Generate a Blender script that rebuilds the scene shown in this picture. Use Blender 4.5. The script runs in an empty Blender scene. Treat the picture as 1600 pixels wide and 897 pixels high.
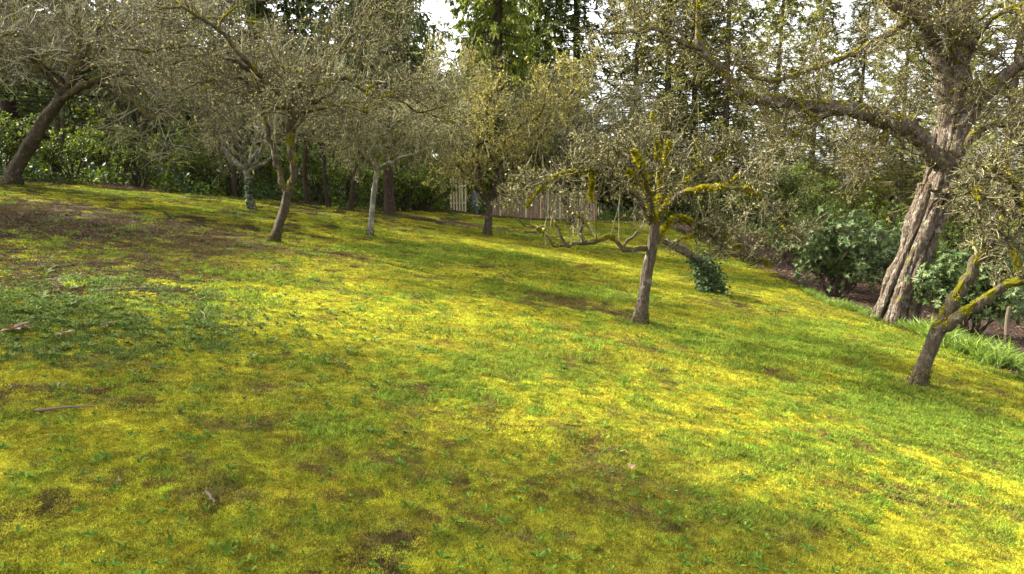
import bpy, math, random
import numpy as np
from mathutils import Vector

R = np.random.RandomState(7)
random.seed(7)
sc = bpy.context.scene

# ------------------------------------------------------------------ camera
CAM = np.array([0.0, 0.0, 2.35]); PITCH = math.radians(9.13); FPX = 1067.0
cam_d = bpy.data.cameras.new('camera'); cam = bpy.data.objects.new('camera', cam_d)
sc.collection.objects.link(cam); sc.camera = cam
cam.location = CAM; cam.rotation_euler = (math.pi / 2 - PITCH, 0, 0)
cam_d.lens = 24.0; cam_d.sensor_width = 36.0; cam_d.clip_start = 0.1; cam_d.clip_end = 3000

# ------------------------------------------------------------------ world, sun, exposure
SUN_EL = math.radians(36); SUN_AZ = math.radians(-68)      # azimuth measured from +Y towards +X
w = bpy.data.worlds.new('World'); sc.world = w; w.use_nodes = True
nt = w.node_tree; nt.nodes.clear()
sky = nt.nodes.new('ShaderNodeTexSky'); sky.sky_type = 'NISHITA'; sky.sun_disc = False
sky.sun_elevation = SUN_EL; sky.sun_rotation = SUN_AZ
sky.dust_density = 3.0; sky.air_density = 1.0; sky.ozone_density = 1.0
hs = nt.nodes.new('ShaderNodeHueSaturation'); hs.inputs['Saturation'].default_value = 0.15
bg = nt.nodes.new('ShaderNodeBackground'); bg.inputs['Strength'].default_value = 0.15
ow = nt.nodes.new('ShaderNodeOutputWorld')
nt.links.new(sky.outputs[0], hs.inputs['Color']); nt.links.new(hs.outputs[0], bg.inputs['Color']); nt.links.new(bg.outputs[0], ow.inputs[0])
sd = bpy.data.lights.new('sun', 'SUN'); sd.energy = 3.7; sd.angle = math.radians(3.0); sd.color = (1.0, 0.94, 0.80)
sun = bpy.data.objects.new('sun', sd); sc.collection.objects.link(sun)
sdir = Vector((math.sin(SUN_AZ) * math.cos(SUN_EL), math.cos(SUN_AZ) * math.cos(SUN_EL), math.sin(SUN_EL)))
sun.location = (-20, -5, 30); sun.rotation_euler = sdir.to_track_quat('Z', 'Y').to_euler()
sc.view_settings.view_transform = 'Standard'; sc.view_settings.look = 'None'
sc.view_settings.gamma = 1.0; sc.view_settings.use_curve_mapping = False
sc.view_settings.exposure = 2.2
sc.cycles.use_denoising = True
sc.cycles.use_adaptive_sampling = True; sc.cycles.adaptive_threshold = 0.03
sc.cycles.max_bounces = 5; sc.cycles.diffuse_bounces = 2; sc.cycles.transmission_bounces = 3; sc.cycles.transparent_max_bounces = 4

# ------------------------------------------------------------------ numeric helpers
def _hash(ix, iy, seed):
    h = (ix.astype(np.int64) * 374761393 + iy.astype(np.int64) * 668265263 + seed * 1442695041) & 0xffffffff
    h = ((h ^ (h >> 13)) * 1274126177) & 0xffffffff
    return ((h ^ (h >> 16)) & 0xffff) / 65535.0
def vnoise(x, y, seed=0):
    x = np.asarray(x, float); y = np.asarray(y, float)
    ix = np.floor(x); iy = np.floor(y); fx = x - ix; fy = y - iy
    fx = fx * fx * (3 - 2 * fx); fy = fy * fy * (3 - 2 * fy)
    a = _hash(ix, iy, seed); b = _hash(ix + 1, iy, seed); c = _hash(ix, iy + 1, seed); d = _hash(ix + 1, iy + 1, seed)
    return (a * (1 - fx) + b * fx) * (1 - fy) + (c * (1 - fx) + d * fx) * fy
def fbm(x, y, seed=0, octs=4, gain=0.5):
    s = 0; a = 1; t = 0
    for o in range(octs):
        s = s + a * vnoise(x * 2 ** o + 17.3 * o, y * 2 ** o - 9.1 * o, seed + o); t += a; a *= gain
    return s / t
def sstep(a, b, x):
    t = np.clip((x - a) / (b - a), 0, 1); return t * t * (3 - 2 * t)

def g_base(x, y):
    x = np.asarray(x, float); y = np.asarray(y, float)
    xs = np.where(x < 0, -38 * np.tanh(-x / 38), 45 * np.tanh(x / 45))
    z = -0.13 * xs * (1 - .55 * sstep(26, 44, y) * sstep(-4, 4, x))
    z = z + 0.10 * (fbm(x / 7.0, y / 7.0, 3, 2) - 0.5) * sstep(3, 12, np.hypot(x, y))
    return z
def g(x, y):
    z = g_base(x, y)
    return z + 0.05 * (fbm(np.asarray(x) / 0.9, np.asarray(y) / 0.9, 11, 2) - 0.5)

def gz(x, y):
    return g(x, y) + (1 - sstep(14, 30, np.hypot(x, y))) * (0.024 * (fbm(np.asarray(x) / .26, np.asarray(y) / .26, 71, 2, .5) - .5))
fwd = np.array([0, math.cos(PITCH), -math.sin(PITCH)]); upv = np.array([0, math.sin(PITCH), math.cos(PITCH)])
def ray(u, v):
    return fwd + np.array([1.0, 0, 0]) * ((u - 800) / FPX) + upv * ((448.5 - v) / FPX)
def P(u, v, Y):
    d = ray(u, v); return CAM + d * (Y / d[1])
def gp(u, v):
    d = ray(u, v); t = 1.0; dt = 0.1
    while t < 120:
        p = CAM + d * t
        if p[2] < float(g_base(p[0], p[1])): break
        t += dt
    p = CAM + d * t
    return np.array([p[0], p[1], float(g(p[0], p[1]))])

def nrm(v):
    return v / np.maximum(np.linalg.norm(v, axis=-1, keepdims=True), 1e-9)
def catmull(pts, n):
    pts = np.asarray(pts, float); k = len(pts)
    ext = np.vstack([2 * pts[0] - pts[1], pts, 2 * pts[-1] - pts[-2]])
    seg = np.linalg.norm(np.diff(pts[:, :3], axis=0), axis=1); cum = np.r_[0, np.cumsum(seg)]
    s = np.linspace(0, cum[-1], n); i = np.clip(np.searchsorted(cum, s, side='right') - 1, 0, k - 2)
    t = ((s - cum[i]) / np.maximum(seg[i], 1e-9))[:, None]
    p0, p1, p2, p3 = ext[i], ext[i + 1], ext[i + 2], ext[i + 3]
    return 0.5 * (2 * p1 + (p2 - p0) * t + (2 * p0 - 5 * p1 + 4 * p2 - p3) * t ** 2 + (3 * p1 - p0 - 3 * p2 + p3) * t ** 3)

class MB:
    """collects numpy verts / faces (quads, tris) and a per-face random value; one mesh object per build()."""
    def __init__(s): s.v = []; s.q = []; s.t = []; s.qa = []; s.ta = []; s.n = 0
    def add(s, v, q=None, t=None, qa=None, ta=None):
        v = np.asarray(v, float).reshape(-1, 3)
        if q is not None and len(q):
            s.q.append(np.asarray(q) + s.n); s.qa.append(np.full(len(q), 0.5) if qa is None else np.asarray(qa, float))
        if t is not None and len(t):
            s.t.append(np.asarray(t) + s.n); s.ta.append(np.full(len(t), 0.5) if ta is None else np.asarray(ta, float))
        s.v.append(v); s.n += len(v)
    def mesh(s, name, mat, smooth=True, origin=(0, 0, 0)):
        v = np.concatenate(s.v) - np.asarray(origin, float)
        q = np.concatenate(s.q) if s.q else np.zeros((0, 4), int); t = np.concatenate(s.t) if s.t else np.zeros((0, 3), int)
        me = bpy.data.meshes.new(name)
        me.vertices.add(len(v)); me.vertices.foreach_set('co', v.astype(np.float32).ravel())
        nl = len(q) * 4 + len(t) * 3
        me.loops.add(nl); me.loops.foreach_set('vertex_index', np.concatenate([q.ravel(), t.ravel()]).astype(np.int32))
        me.polygons.add(len(q) + len(t))
        ls = np.concatenate([np.arange(len(q)) * 4, len(q) * 4 + np.arange(len(t)) * 3]).astype(np.int32)
        me.polygons.foreach_set('loop_start', ls)
        a = me.attributes.new('rnd', 'FLOAT', 'FACE')
        a.data.foreach_set('value', np.concatenate(s.qa + s.ta).astype(np.float32) if (s.qa or s.ta) else np.zeros(0, np.float32))
        me.polygons.foreach_set('use_smooth', np.full(len(q) + len(t), smooth, dtype=bool))
        me.update(calc_edges=True)
        if mat: me.materials.append(mat)
        return me
    def build(s, name, mat, parent=None, smooth=True, origin=None):
        o0 = np.zeros(3)
        if parent is not None: o0 = np.array(parent.get('_o', (0, 0, 0)), float)
        elif origin is not None: o0 = np.asarray(origin, float)
        o = bpy.data.objects.new(name, s.mesh(name, mat, smooth, o0))
        sc.collection.objects.link(o)
        if parent is not None: o.parent = parent; o['_o'] = list(o0)
        elif origin is not None: o.location = o0; o['_o'] = list(map(float, o0))
        return o

def thing(name, loc, label, cat, group=None):
    o = bpy.data.objects.new(name, None); sc.collection.objects.link(o)
    o.location = loc; o['_o'] = [float(c) for c in loc]; o.empty_display_size = 0.2
    o['label'] = label; o['category'] = cat
    if group: o['group'] = group
    return o
def tag(o, label=None, cat=None, group=None, kind=None):
    if label: o['label'] = label
    if cat: o['category'] = cat
    if group: o['group'] = group
    if kind: o['kind'] = kind
    return o
def copy_tree(root, loc, rz, scale, label, group=None):
    def rec(o, par):
        c = o.copy(); sc.collection.objects.link(c); c.parent = par
        for ch in [x for x in bpy.data.objects if x.parent == o and x not in made]: made.add(c); rec(ch, c)
        made.add(c); return c
    made = set()
    kids = {}
    r = root.copy(); sc.collection.objects.link(r)
    r.location = loc; r.rotation_euler = (0, 0, rz); r.scale = scale if hasattr(scale, '__len__') else (scale,) * 3
    r['label'] = label
    if group: r['group'] = group
    for ch in list(root.children):
        c = ch.copy(); sc.collection.objects.link(c); c.parent = r
        for gch in list(ch.children):
            d = gch.copy(); sc.collection.objects.link(d); d.parent = c
    return r

def frames(Pts):
    T = np.gradient(Pts, axis=1); T = nrm(T)
    m = np.abs(T.mean(axis=1)); ax = np.argmin(m, axis=1)
    ref = np.eye(3)[ax][:, None, :]
    U = nrm(np.cross(T, np.broadcast_to(ref, T.shape))); V = np.cross(T, U)
    return T, U, V
def tubes(mb, Pts, Rad, S=4, rough=0.0, val=None):
    """N polylines of K points -> tubes with S sides."""
    Pts = np.asarray(Pts, float); Rad = np.asarray(Rad, float)
    if Pts.ndim == 2: Pts = Pts[None]; Rad = Rad[None]
    N, K, _ = Pts.shape
    if N == 0: return
    T, U, V = frames(Pts)
    a = np.linspace(0, 2 * np.pi, S, endpoint=False)
    rr = Rad[:, :, None] * np.ones((1, 1, S))
    if rough:
        rr = rr * (1 + rough * R.randn(N, K, S))
    v = Pts[:, :, None, :] + rr[..., None] * (np.cos(a)[None, None, :, None] * U[:, :, None, :] + np.sin(a)[None, None, :, None] * V[:, :, None, :])
    idx = np.arange(N * K * S).reshape(N, K, S)
    A = idx[:, :-1]; B = idx[:, 1:]
    q = np.stack([A, np.roll(A, -1, 2), np.roll(B, -1, 2), B], -1).reshape(-1, 4)
    qa = np.repeat(R.rand(N) if val is None else val, (K - 1) * S)
    mb.add(v, q=q, qa=qa)
def diamonds(mb, base, dirv, length, width, normal=None, fold=0.0, val=None, mid=0.45):
    """leaf-shaped quads from base along dirv."""
    N = len(base)
    if N == 0: return
    dirv = nrm(dirv)
    if normal is None: normal = R.randn(N, 3)
    side = nrm(np.cross(dirv, normal)); up = np.cross(side, dirv)
    L = np.broadcast_to(np.asarray(length, float), (N,))[:, None]; W = np.broadcast_to(np.asarray(width, float), (N,))[:, None]
    c = base + dirv * L * mid + up * fold * W
    v = np.stack([base, c + side * W * .5, base + dirv * L, c - side * W * .5], 1)
    idx = np.arange(N * 4).reshape(N, 4)
    val = R.rand(N) if val is None else val
    if fold:
        m = base + dirv * L * mid - up * 0 * W
        v = np.concatenate([v, m[:, None]], 1); i = np.arange(N * 5).reshape(N, 5)
        t = np.concatenate([i[:, [0, 1, 4]], i[:, [1, 2, 4]], i[:, [2, 3, 4]], i[:, [3, 0, 4]]]); mb.add(v, t=t, ta=np.tile(val, 4))
    else:
        mb.add(v, q=idx, qa=val)
def interp(Pts, Rad, i, t):
    K = Pts.shape[1]; f = t * (K - 1); j = np.minimum(f.astype(int), K - 2); fr = (f - j)[:, None]
    p = Pts[i, j] * (1 - fr) + Pts[i, j + 1] * fr
    r = Rad[i, j] * (1 - fr[:, 0]) + Rad[i, j + 1] * fr[:, 0]
    return p, r, nrm(Pts[i, j + 1] - Pts[i, j])
def spawn(Pts, Rad, n, t0=0.25, t1=1.0, L=(0.5, 1.0), ang=(40, 75), up=0.1, wig=0.15, K=4, rs=0.6, rmax=0.04, rtip=0.003, env=None, drop=0.0, taper=0.5):
    """vectorised: n children on every polyline."""
    N = len(Pts)
    i = np.repeat(np.arange(N), n); M = len(i)
    t = t0 + (t1 - t0) * R.rand(M)
    p, r, T = interp(Pts, Rad, i, t)
    a = np.radians(R.uniform(ang[0], ang[1], M))[:, None]
    nv = nrm(np.cross(T, R.randn(M, 3)))
    d = nrm(np.cos(a) * T + np.sin(a) * nv + np.array([0, 0, up]))
    ln = R.uniform(L[0], L[1], M) * (1 - taper * t)
    if env is not None:
        c, er = env
        end = p + d * ln[:, None]; q = np.sqrt((((end - c) / er) ** 2).sum(1))
        ln = ln * np.where(q > 1.0, np.clip(1.5 - q * .75, .15, 1), 1)
        inward = nrm(c - p); d = np.where((q > 1.15)[:, None], nrm(d + .7 * inward), d)
    st = (ln / (K - 1))[:, None]
    out = np.zeros((M, K, 3)); out[:, 0] = p
    for k in range(1, K):
        d = nrm(d + wig * R.randn(M, 3) + np.array([0, 0, up * .5 - drop]))
        out[:, k] = out[:, k - 1] + d * st
    r0 = np.minimum(r * rs, rmax) * R.uniform(.7, 1.1, M)
    rad = r0[:, None] * np.linspace(1, 0.35, K)[None] + 0
    rad = np.maximum(rad, rtip)
    return out, rad

# ------------------------------------------------------------------ materials
def mat_new(name):
    m = bpy.data.materials.new(name); m.use_nodes = True; n = m.node_tree.nodes; n.clear(); return m, n, m.node_tree.links
def ramp(n, stops):
    r = n.new('ShaderNodeValToRGB'); e = r.color_ramp.elements
    while len(e) < len(stops): e.new(0.5)
    for i, (p, c) in enumerate(stops): e[i].position = p; e[i].color = (*c, 1)
    return r
def leaf_mat(name, stops, trans=0.35, rough=0.55, spec=0.3, noise=0.0, tint=(1.15, 1.1, 0.6)):
    m, n, l = mat_new(name)
    at = n.new('ShaderNodeAttribute'); at.attribute_name = 'rnd'
    rp = ramp(n, stops); l.new(at.outputs['Fac'], rp.inputs[0])
    p = n.new('ShaderNodeBsdfPrincipled'); p.inputs['Roughness'].default_value = rough
    p.inputs['Specular IOR Level'].default_value = spec
    l.new(rp.outputs[0], p.inputs['Base Color'])
    o = n.new('ShaderNodeOutputMaterial')
    if trans:
        mul = n.new('ShaderNodeMix'); mul.data_type = 'RGBA'; mul.blend_type = 'MULTIPLY'; mul.inputs[0].default_value = 1
        l.new(rp.outputs[0], mul.inputs[6]); mul.inputs[7].default_value = (*tint, 1)
        tr = n.new('ShaderNodeBsdfTranslucent'); l.new(mul.outputs[2], tr.inputs[0])
        mx = n.new('ShaderNodeMixShader'); mx.inputs[0].default_value = trans
        l.new(p.outputs[0], mx.inputs[1]); l.new(tr.outputs[0], mx.inputs[2]); l.new(mx.outputs[0], o.inputs[0])
    else: l.new(p.outputs[0], o.inputs[0])
    return m
def bark_mat(name, c1, c2, lichen=(0.28, 0.29, 0.24), lich=0.5, scale=6.0, stretch=0.25, moss=None, mossamt=0.0, bump=0.6, bd=.03):
    m, n, l = mat_new(name)
    tc = n.new('ShaderNodeTexCoord'); mp = n.new('ShaderNodeMapping'); mp.inputs['Scale'].default_value = (1, 1, stretch)
    l.new(tc.outputs['Object'], mp.inputs[0])
    n1 = n.new('ShaderNodeTexNoise'); n1.inputs['Scale'].default_value = scale * 4; n1.inputs['Detail'].default_value = 6; n1.inputs['Roughness'].default_value = .65
    l.new(mp.outputs[0], n1.inputs[0])
    rp = ramp(n, [(0.32, c1), (0.68, c2)]); l.new(n1.outputs[0], rp.inputs[0])
    n2 = n.new('ShaderNodeTexNoise'); n2.inputs['Scale'].default_value = scale; n2.inputs['Detail'].default_value = 5; n2.inputs['Roughness'].default_value = .7
    l.new(tc.outputs['Object'], n2.inputs[0])
    r2 = ramp(n, [(0.62 - .22 * lich, (0, 0, 0)), (0.72 - .12 * lich, (1, 1, 1))]); l.new(n2.outputs[0], r2.inputs[0])
    mx = n.new('ShaderNodeMix'); mx.data_type = 'RGBA'; l.new(r2.outputs[0], mx.inputs[0]); l.new(rp.outputs[0], mx.inputs[6]); mx.inputs[7].default_value = (*lichen, 1)
    col = mx.outputs[2]
    if moss:
        n3 = n.new('ShaderNodeTexNoise'); n3.inputs['Scale'].default_value = 3.1; n3.inputs['Detail'].default_value = 4
        l.new(tc.outputs['Object'], n3.inputs[0])
        ge = n.new('ShaderNodeNewGeometry'); sx = n.new('ShaderNodeSeparateXYZ'); l.new(ge.outputs['Normal'], sx.inputs[0])
        ad = n.new('ShaderNodeMath'); ad.operation = 'MULTIPLY_ADD'; ad.inputs[1].default_value = .35; l.new(sx.outputs[2], ad.inputs[0]); l.new(n3.outputs[0], ad.inputs[2])
        r3 = ramp(n, [(0.75 - .4 * mossamt, (0, 0, 0)), (0.9 - .4 * mossamt, (1, 1, 1))]); l.new(ad.outputs[0], r3.inputs[0])
        m2 = n.new('ShaderNodeMix'); m2.data_type = 'RGBA'; l.new(r3.outputs[0], m2.inputs[0]); l.new(col, m2.inputs[6]); m2.inputs[7].default_value = (*moss, 1)
        col = m2.outputs[2]
    p = n.new('ShaderNodeBsdfPrincipled'); p.inputs['Roughness'].default_value = .9; p.inputs['Specular IOR Level'].default_value = .15
    l.new(col, p.inputs['Base Color'])
    vo = n.new('ShaderNodeTexVoronoi'); vo.inputs['Scale'].default_value = scale * 5; l.new(mp.outputs[0], vo.inputs[0])
    sm = n.new('ShaderNodeMath'); sm.operation = 'ADD'; l.new(n1.outputs[0], sm.inputs[0]); l.new(vo.outputs[0], sm.inputs[1])
    b = n.new('ShaderNodeBump'); b.inputs['Strength'].default_value = bump; b.inputs['Distance'].default_value = bd; l.new(sm.outputs[0], b.inputs['Height'])
    l.new(b.outputs[0], p.inputs['Normal'])
    o = n.new('ShaderNodeOutputMaterial'); l.new(p.outputs[0], o.inputs[0])
    return m

MOSSC = (0.20, 0.17, 0.012)
M_apple = bark_mat('apple_bark', (0.035, 0.026, 0.018), (0.115, 0.09, 0.062), (0.20, 0.195, 0.145), .33, 7, .35, (0.10, 0.09, 0.015), .12)
M_apple_dark = bark_mat('apple_bark_mossy', (0.028, 0.021, 0.014), (0.085, 0.066, 0.042), (0.16, 0.15, 0.10), .3, 7, .35, (0.09, 0.08, 0.014), .15)
M_pale = bark_mat('pale_bark', (0.09, 0.08, 0.06), (0.20, 0.18, 0.14), (0.30, 0.30, 0.235), .7, 6, .4, (0.10, 0.11, 0.02), .12)
M_big = bark_mat('old_bark', (0.035, 0.025, 0.018), (0.165, 0.122, 0.086), (0.26, 0.24, 0.19), .45, 6, .25, (0.15, 0.13, 0.015), .16, bump=1.0, bd=.035)
M_conbark = bark_mat('conifer_bark', (0.028, 0.02, 0.014), (0.085, 0.06, 0.042), (0.12, 0.11, 0.085), .15, 5, .15)
M_conbark_l = bark_mat('fir_bark', (0.06, 0.045, 0.032), (0.15, 0.115, 0.085), (0.2, 0.19, 0.15), .3, 5, .15)
M_darkstem = bark_mat('stem_bark', (0.022, 0.017, 0.011), (0.07, 0.05, 0.033), (0.1, 0.1, 0.07), .2, 7, .3)
M_twig = leaf_mat('lichen_twig', [(0, (0.05, 0.038, 0.022)), (.4, (0.125, 0.11, 0.065)), (.8, (0.245, 0.228, 0.135)), (1, (0.44, 0.42, 0.28))], trans=0, rough=.9, spec=.1)
M_twig_dark = leaf_mat('dark_twig', [(0, (0.04, 0.032, 0.018)), (.5, (0.095, 0.078, 0.042)), (.9, (0.18, 0.16, 0.09)), (1, (0.34, 0.31, 0.2))], trans=0, rough=.9, spec=.1)
M_lichen = leaf_mat('lichen_buds', [(0, (0.075, 0.066, 0.026)), (.35, (0.18, 0.175, 0.068)), (.7, (0.29, 0.285, 0.12)), (.92, (0.44, 0.42, 0.23)), (1, (0.42, 0.36, 0.05))], trans=.25, rough=.8, spec=.1, tint=(1, 1, .8))
M_lichen_gold = leaf_mat('golden_buds', [(0, (0.13, 0.105, 0.025)), (.35, (0.28, 0.24, 0.055)), (.7, (0.42, 0.37, 0.095)), (1, (0.52, 0.46, 0.16))], trans=.3, rough=.8, spec=.1, tint=(1, 1, .7))
M_moss = leaf_mat('branch_moss', [(0, (0.08, 0.075, 0.008)), (.5, (0.26, 0.23, 0.014)), (1, (0.52, 0.44, 0.03))], trans=.25, rough=.9, spec=.05, tint=(1, 1, .6))
M_basemoss = leaf_mat('trunk_foot_moss', [(0, (0.03, 0.035, 0.008)), (.5, (0.085, 0.085, 0.012)), (1, (0.19, 0.165, 0.02))], trans=.2, rough=.9, spec=.05)
M_cedar = leaf_mat('cedar_fronds', [(0, (0.055, 0.085, 0.015)), (.5, (0.14, 0.185, 0.025)), (1, (0.30, 0.32, 0.04))], trans=.4, spec=.2)
M_fir = leaf_mat('fir_needles', [(0, (0.035, 0.055, 0.02)), (.5, (0.08, 0.115, 0.036)), (1, (0.17, 0.20, 0.06))], trans=.3, spec=.2)
M_firpale = leaf_mat('pale_fir_needles', [(0, (0.08, 0.09, 0.03)), (.5, (0.19, 0.20, 0.06)), (1, (0.34, 0.33, 0.11))], trans=.45, spec=.2)
M_hedge = leaf_mat('hedge_leaves', [(0, (0.035, 0.06, 0.012)), (.5, (0.08, 0.13, 0.02)), (.85, (0.17, 0.23, 0.026)), (1, (0.30, 0.34, 0.035))], trans=.45, spec=.4)
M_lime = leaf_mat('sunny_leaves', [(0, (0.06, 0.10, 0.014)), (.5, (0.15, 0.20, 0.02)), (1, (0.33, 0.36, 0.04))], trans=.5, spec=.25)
M_rhodo = leaf_mat('rhododendron_leaves', [(0, (0.03, 0.055, 0.014)), (.5, (0.06, 0.10, 0.022)), (.9, (0.11, 0.155, 0.035)), (1, (0.18, 0.17, 0.04))], trans=.15, rough=.5, spec=.35)
M_ivy = leaf_mat('ivy_leaves', [(0, (0.014, 0.035, 0.010)), (.6, (0.035, 0.07, 0.016)), (1, (0.08, 0.125, 0.025))], trans=.15, rough=.5, spec=.3)
M_strap = leaf_mat('strap_leaves', [(0, (0.06, 0.11, 0.014)), (.5, (0.12, 0.20, 0.022)), (1, (0.22, 0.30, 0.04))], trans=.35, rough=.45, spec=.4)
M_weed = leaf_mat('weed_leaves', [(0, (0.04, 0.09, 0.010)), (.5, (0.085, 0.16, 0.016)), (1, (0.18, 0.27, 0.035))], trans=.35, rough=.7, spec=.08)
M_clover = leaf_mat('clover_leaves', [(0, (0.05, 0.085, 0.016)), (.5, (0.11, 0.16, 0.03)), (1, (0.21, 0.26, 0.065))], trans=.3, rough=.65, spec=.2)
M_dry = leaf_mat('dry_leaf', [(0, (0.16, 0.09, 0.045)), (1, (0.34, 0.22, 0.13))], trans=.2)
M_stick = leaf_mat('dead_wood', [(0, (0.08, 0.056, 0.036)), (1, (0.15, 0.115, 0.075))], trans=0, rough=.85)

def col_mat(name, inst):
    """lawn colour comes from the 'col' attribute; fine variation from noise in world space."""
    m, n, l = mat_new(name)
    at = n.new('ShaderNodeAttribute'); at.attribute_name = 'col'
    if inst: at.attribute_type = 'INSTANCER'
    ge = n.new('ShaderNodeNewGeometry'); no = n.new('ShaderNodeTexNoise'); no.inputs['Scale'].default_value = 9; no.inputs['Detail'].default_value = 5; no.inputs['Roughness'].default_value = .7
    l.new(ge.outputs['Position'], no.inputs[0])
    rp = ramp(n, [(0.28, (0.45, 0.42, 0.40)), (0.5, (0.95, 0.95, 0.9)), (0.75, (1.5, 1.45, 1.3))]); l.new(no.outputs[0], rp.inputs[0])
    mu = n.new('ShaderNodeMix'); mu.data_type = 'RGBA'; mu.blend_type = 'MULTIPLY'; mu.inputs[0].default_value = 1
    l.new(at.outputs['Color'], mu.inputs[6]); l.new(rp.outputs[0], mu.inputs[7])
    col = mu.outputs[2]
    o = n.new('ShaderNodeOutputMaterial'); p = n.new('ShaderNodeBsdfPrincipled'); p.inputs['Roughness'].default_value = .85; p.inputs['Specular IOR Level'].default_value = .12
    if inst:
        ra = n.new('ShaderNodeAttribute'); ra.attribute_name = 'rnd'
        r2 = ramp(n, [(0, (0.3, 0.28, 0.3)), (.3, (0.75, 0.75, 0.7)), (.7, (1.1, 1.1, 1)), (1, (1.7, 1.65, 1.5))]); l.new(ra.outputs['Fac'], r2.inputs[0])
        m2 = n.new('ShaderNodeMix'); m2.data_type = 'RGBA'; m2.blend_type = 'MULTIPLY'; m2.inputs[0].default_value = 1
        l.new(col, m2.inputs[6]); l.new(r2.outputs[0], m2.inputs[7]); col = m2.outputs[2]
        tr = n.new('ShaderNodeBsdfTranslucent'); l.new(col, tr.inputs[0]); l.new(col, p.inputs['Base Color'])
        mx = n.new('ShaderNodeMixShader'); mx.inputs[0].default_value = .4; l.new(p.outputs[0], mx.inputs[1]); l.new(tr.outputs[0], mx.inputs[2]); l.new(mx.outputs[0], o.inputs[0])
    else:
        l.new(col, p.inputs['Base Color'])
        n2 = n.new('ShaderNodeTexNoise'); n2.inputs['Scale'].default_value = 60; n2.inputs['Detail'].default_value = 3; l.new(ge.outputs['Position'], n2.inputs[0])
        b = n.new('ShaderNodeBump'); b.inputs['Strength'].default_value = .8; b.inputs['Distance'].default_value = .02; l.new(n2.outputs[0], b.inputs['Height']); l.new(b.outputs[0], p.inputs['Normal'])
        l.new(p.outputs[0], o.inputs[0])
    return m
M_ground = col_mat('lawn_ground', False); M_tuft = col_mat('lawn_tuft', True)
def soil_mat(name, a, b, scale=14):
    m, n, l = mat_new(name)
    ge = n.new('ShaderNodeNewGeometry'); no = n.new('ShaderNodeTexNoise'); no.inputs['Scale'].default_value = scale; no.inputs['Detail'].default_value = 8; no.inputs['Roughness'].default_value = .75
    l.new(ge.outputs['Position'], no.inputs[0]); rp = ramp(n, [(0.3, a), (0.7, b)]); l.new(no.outputs[0], rp.inputs[0])
    p = n.new('ShaderNodeBsdfPrincipled'); p.inputs['Roughness'].default_value = .95; p.inputs['Specular IOR Level'].default_value = .1; l.new(rp.outputs[0], p.inputs['Base Color'])
    bp = n.new('ShaderNodeBump'); bp.inputs['Strength'].default_value = 1; bp.inputs['Distance'].default_value = .05; l.new(no.outputs[0], bp.inputs['Height']); l.new(bp.outputs[0], p.inputs['Normal'])
    o = n.new('ShaderNodeOutputMaterial'); l.new(p.outputs[0], o.inputs[0]); return m
M_mulch = soil_mat('mulch', (0.018, 0.011, 0.008), (0.075, 0.045, 0.031))
M_board = bark_mat('fence_board', (0.13, 0.085, 0.05), (0.32, 0.225, 0.14), (0.27, 0.24, 0.20), .4, 3, .1, bump=.3)
M_board2 = bark_mat('grey_board', (0.13, 0.105, 0.085), (0.30, 0.25, 0.20), (0.27, 0.24, 0.20), .4, 3, .1, bump=.3)
M_board3 = bark_mat('red_board', (0.16, 0.085, 0.05), (0.34, 0.20, 0.125), (0.27, 0.24, 0.20), .2, 3, .1, bump=.3)
M_boardp = bark_mat('pale_board', (0.36, 0.31, 0.17), (0.52, 0.46, 0.28), (0.45, 0.42, 0.30), .3, 3, .1, bump=.3)  # paler, yellower board tone for the pickets and some fence boards
M_postm, _n, _l = mat_new('dark_metal')
_p = _n.new('ShaderNodeBsdfPrincipled'); _p.inputs['Base Color'].default_value = (0.05, 0.065, 0.09, 1); _p.inputs['Roughness'].default_value = .45; _o = _n.new('ShaderNodeOutputMaterial'); _l.new(_p.outputs[0], _o.inputs[0])

# ------------------------------------------------------------------ lawn colour
C_MB = np.array([0.43, 0.425, 0.042]); C_MO = np.array([0.285, 0.287, 0.036]); C_GR = np.array([0.19, 0.265, 0.035])
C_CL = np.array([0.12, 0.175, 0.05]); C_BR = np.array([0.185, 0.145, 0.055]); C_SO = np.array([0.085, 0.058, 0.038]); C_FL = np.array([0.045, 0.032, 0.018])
def W2(u, v):
    p = gp(u, v); return p[0], p[1]
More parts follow.
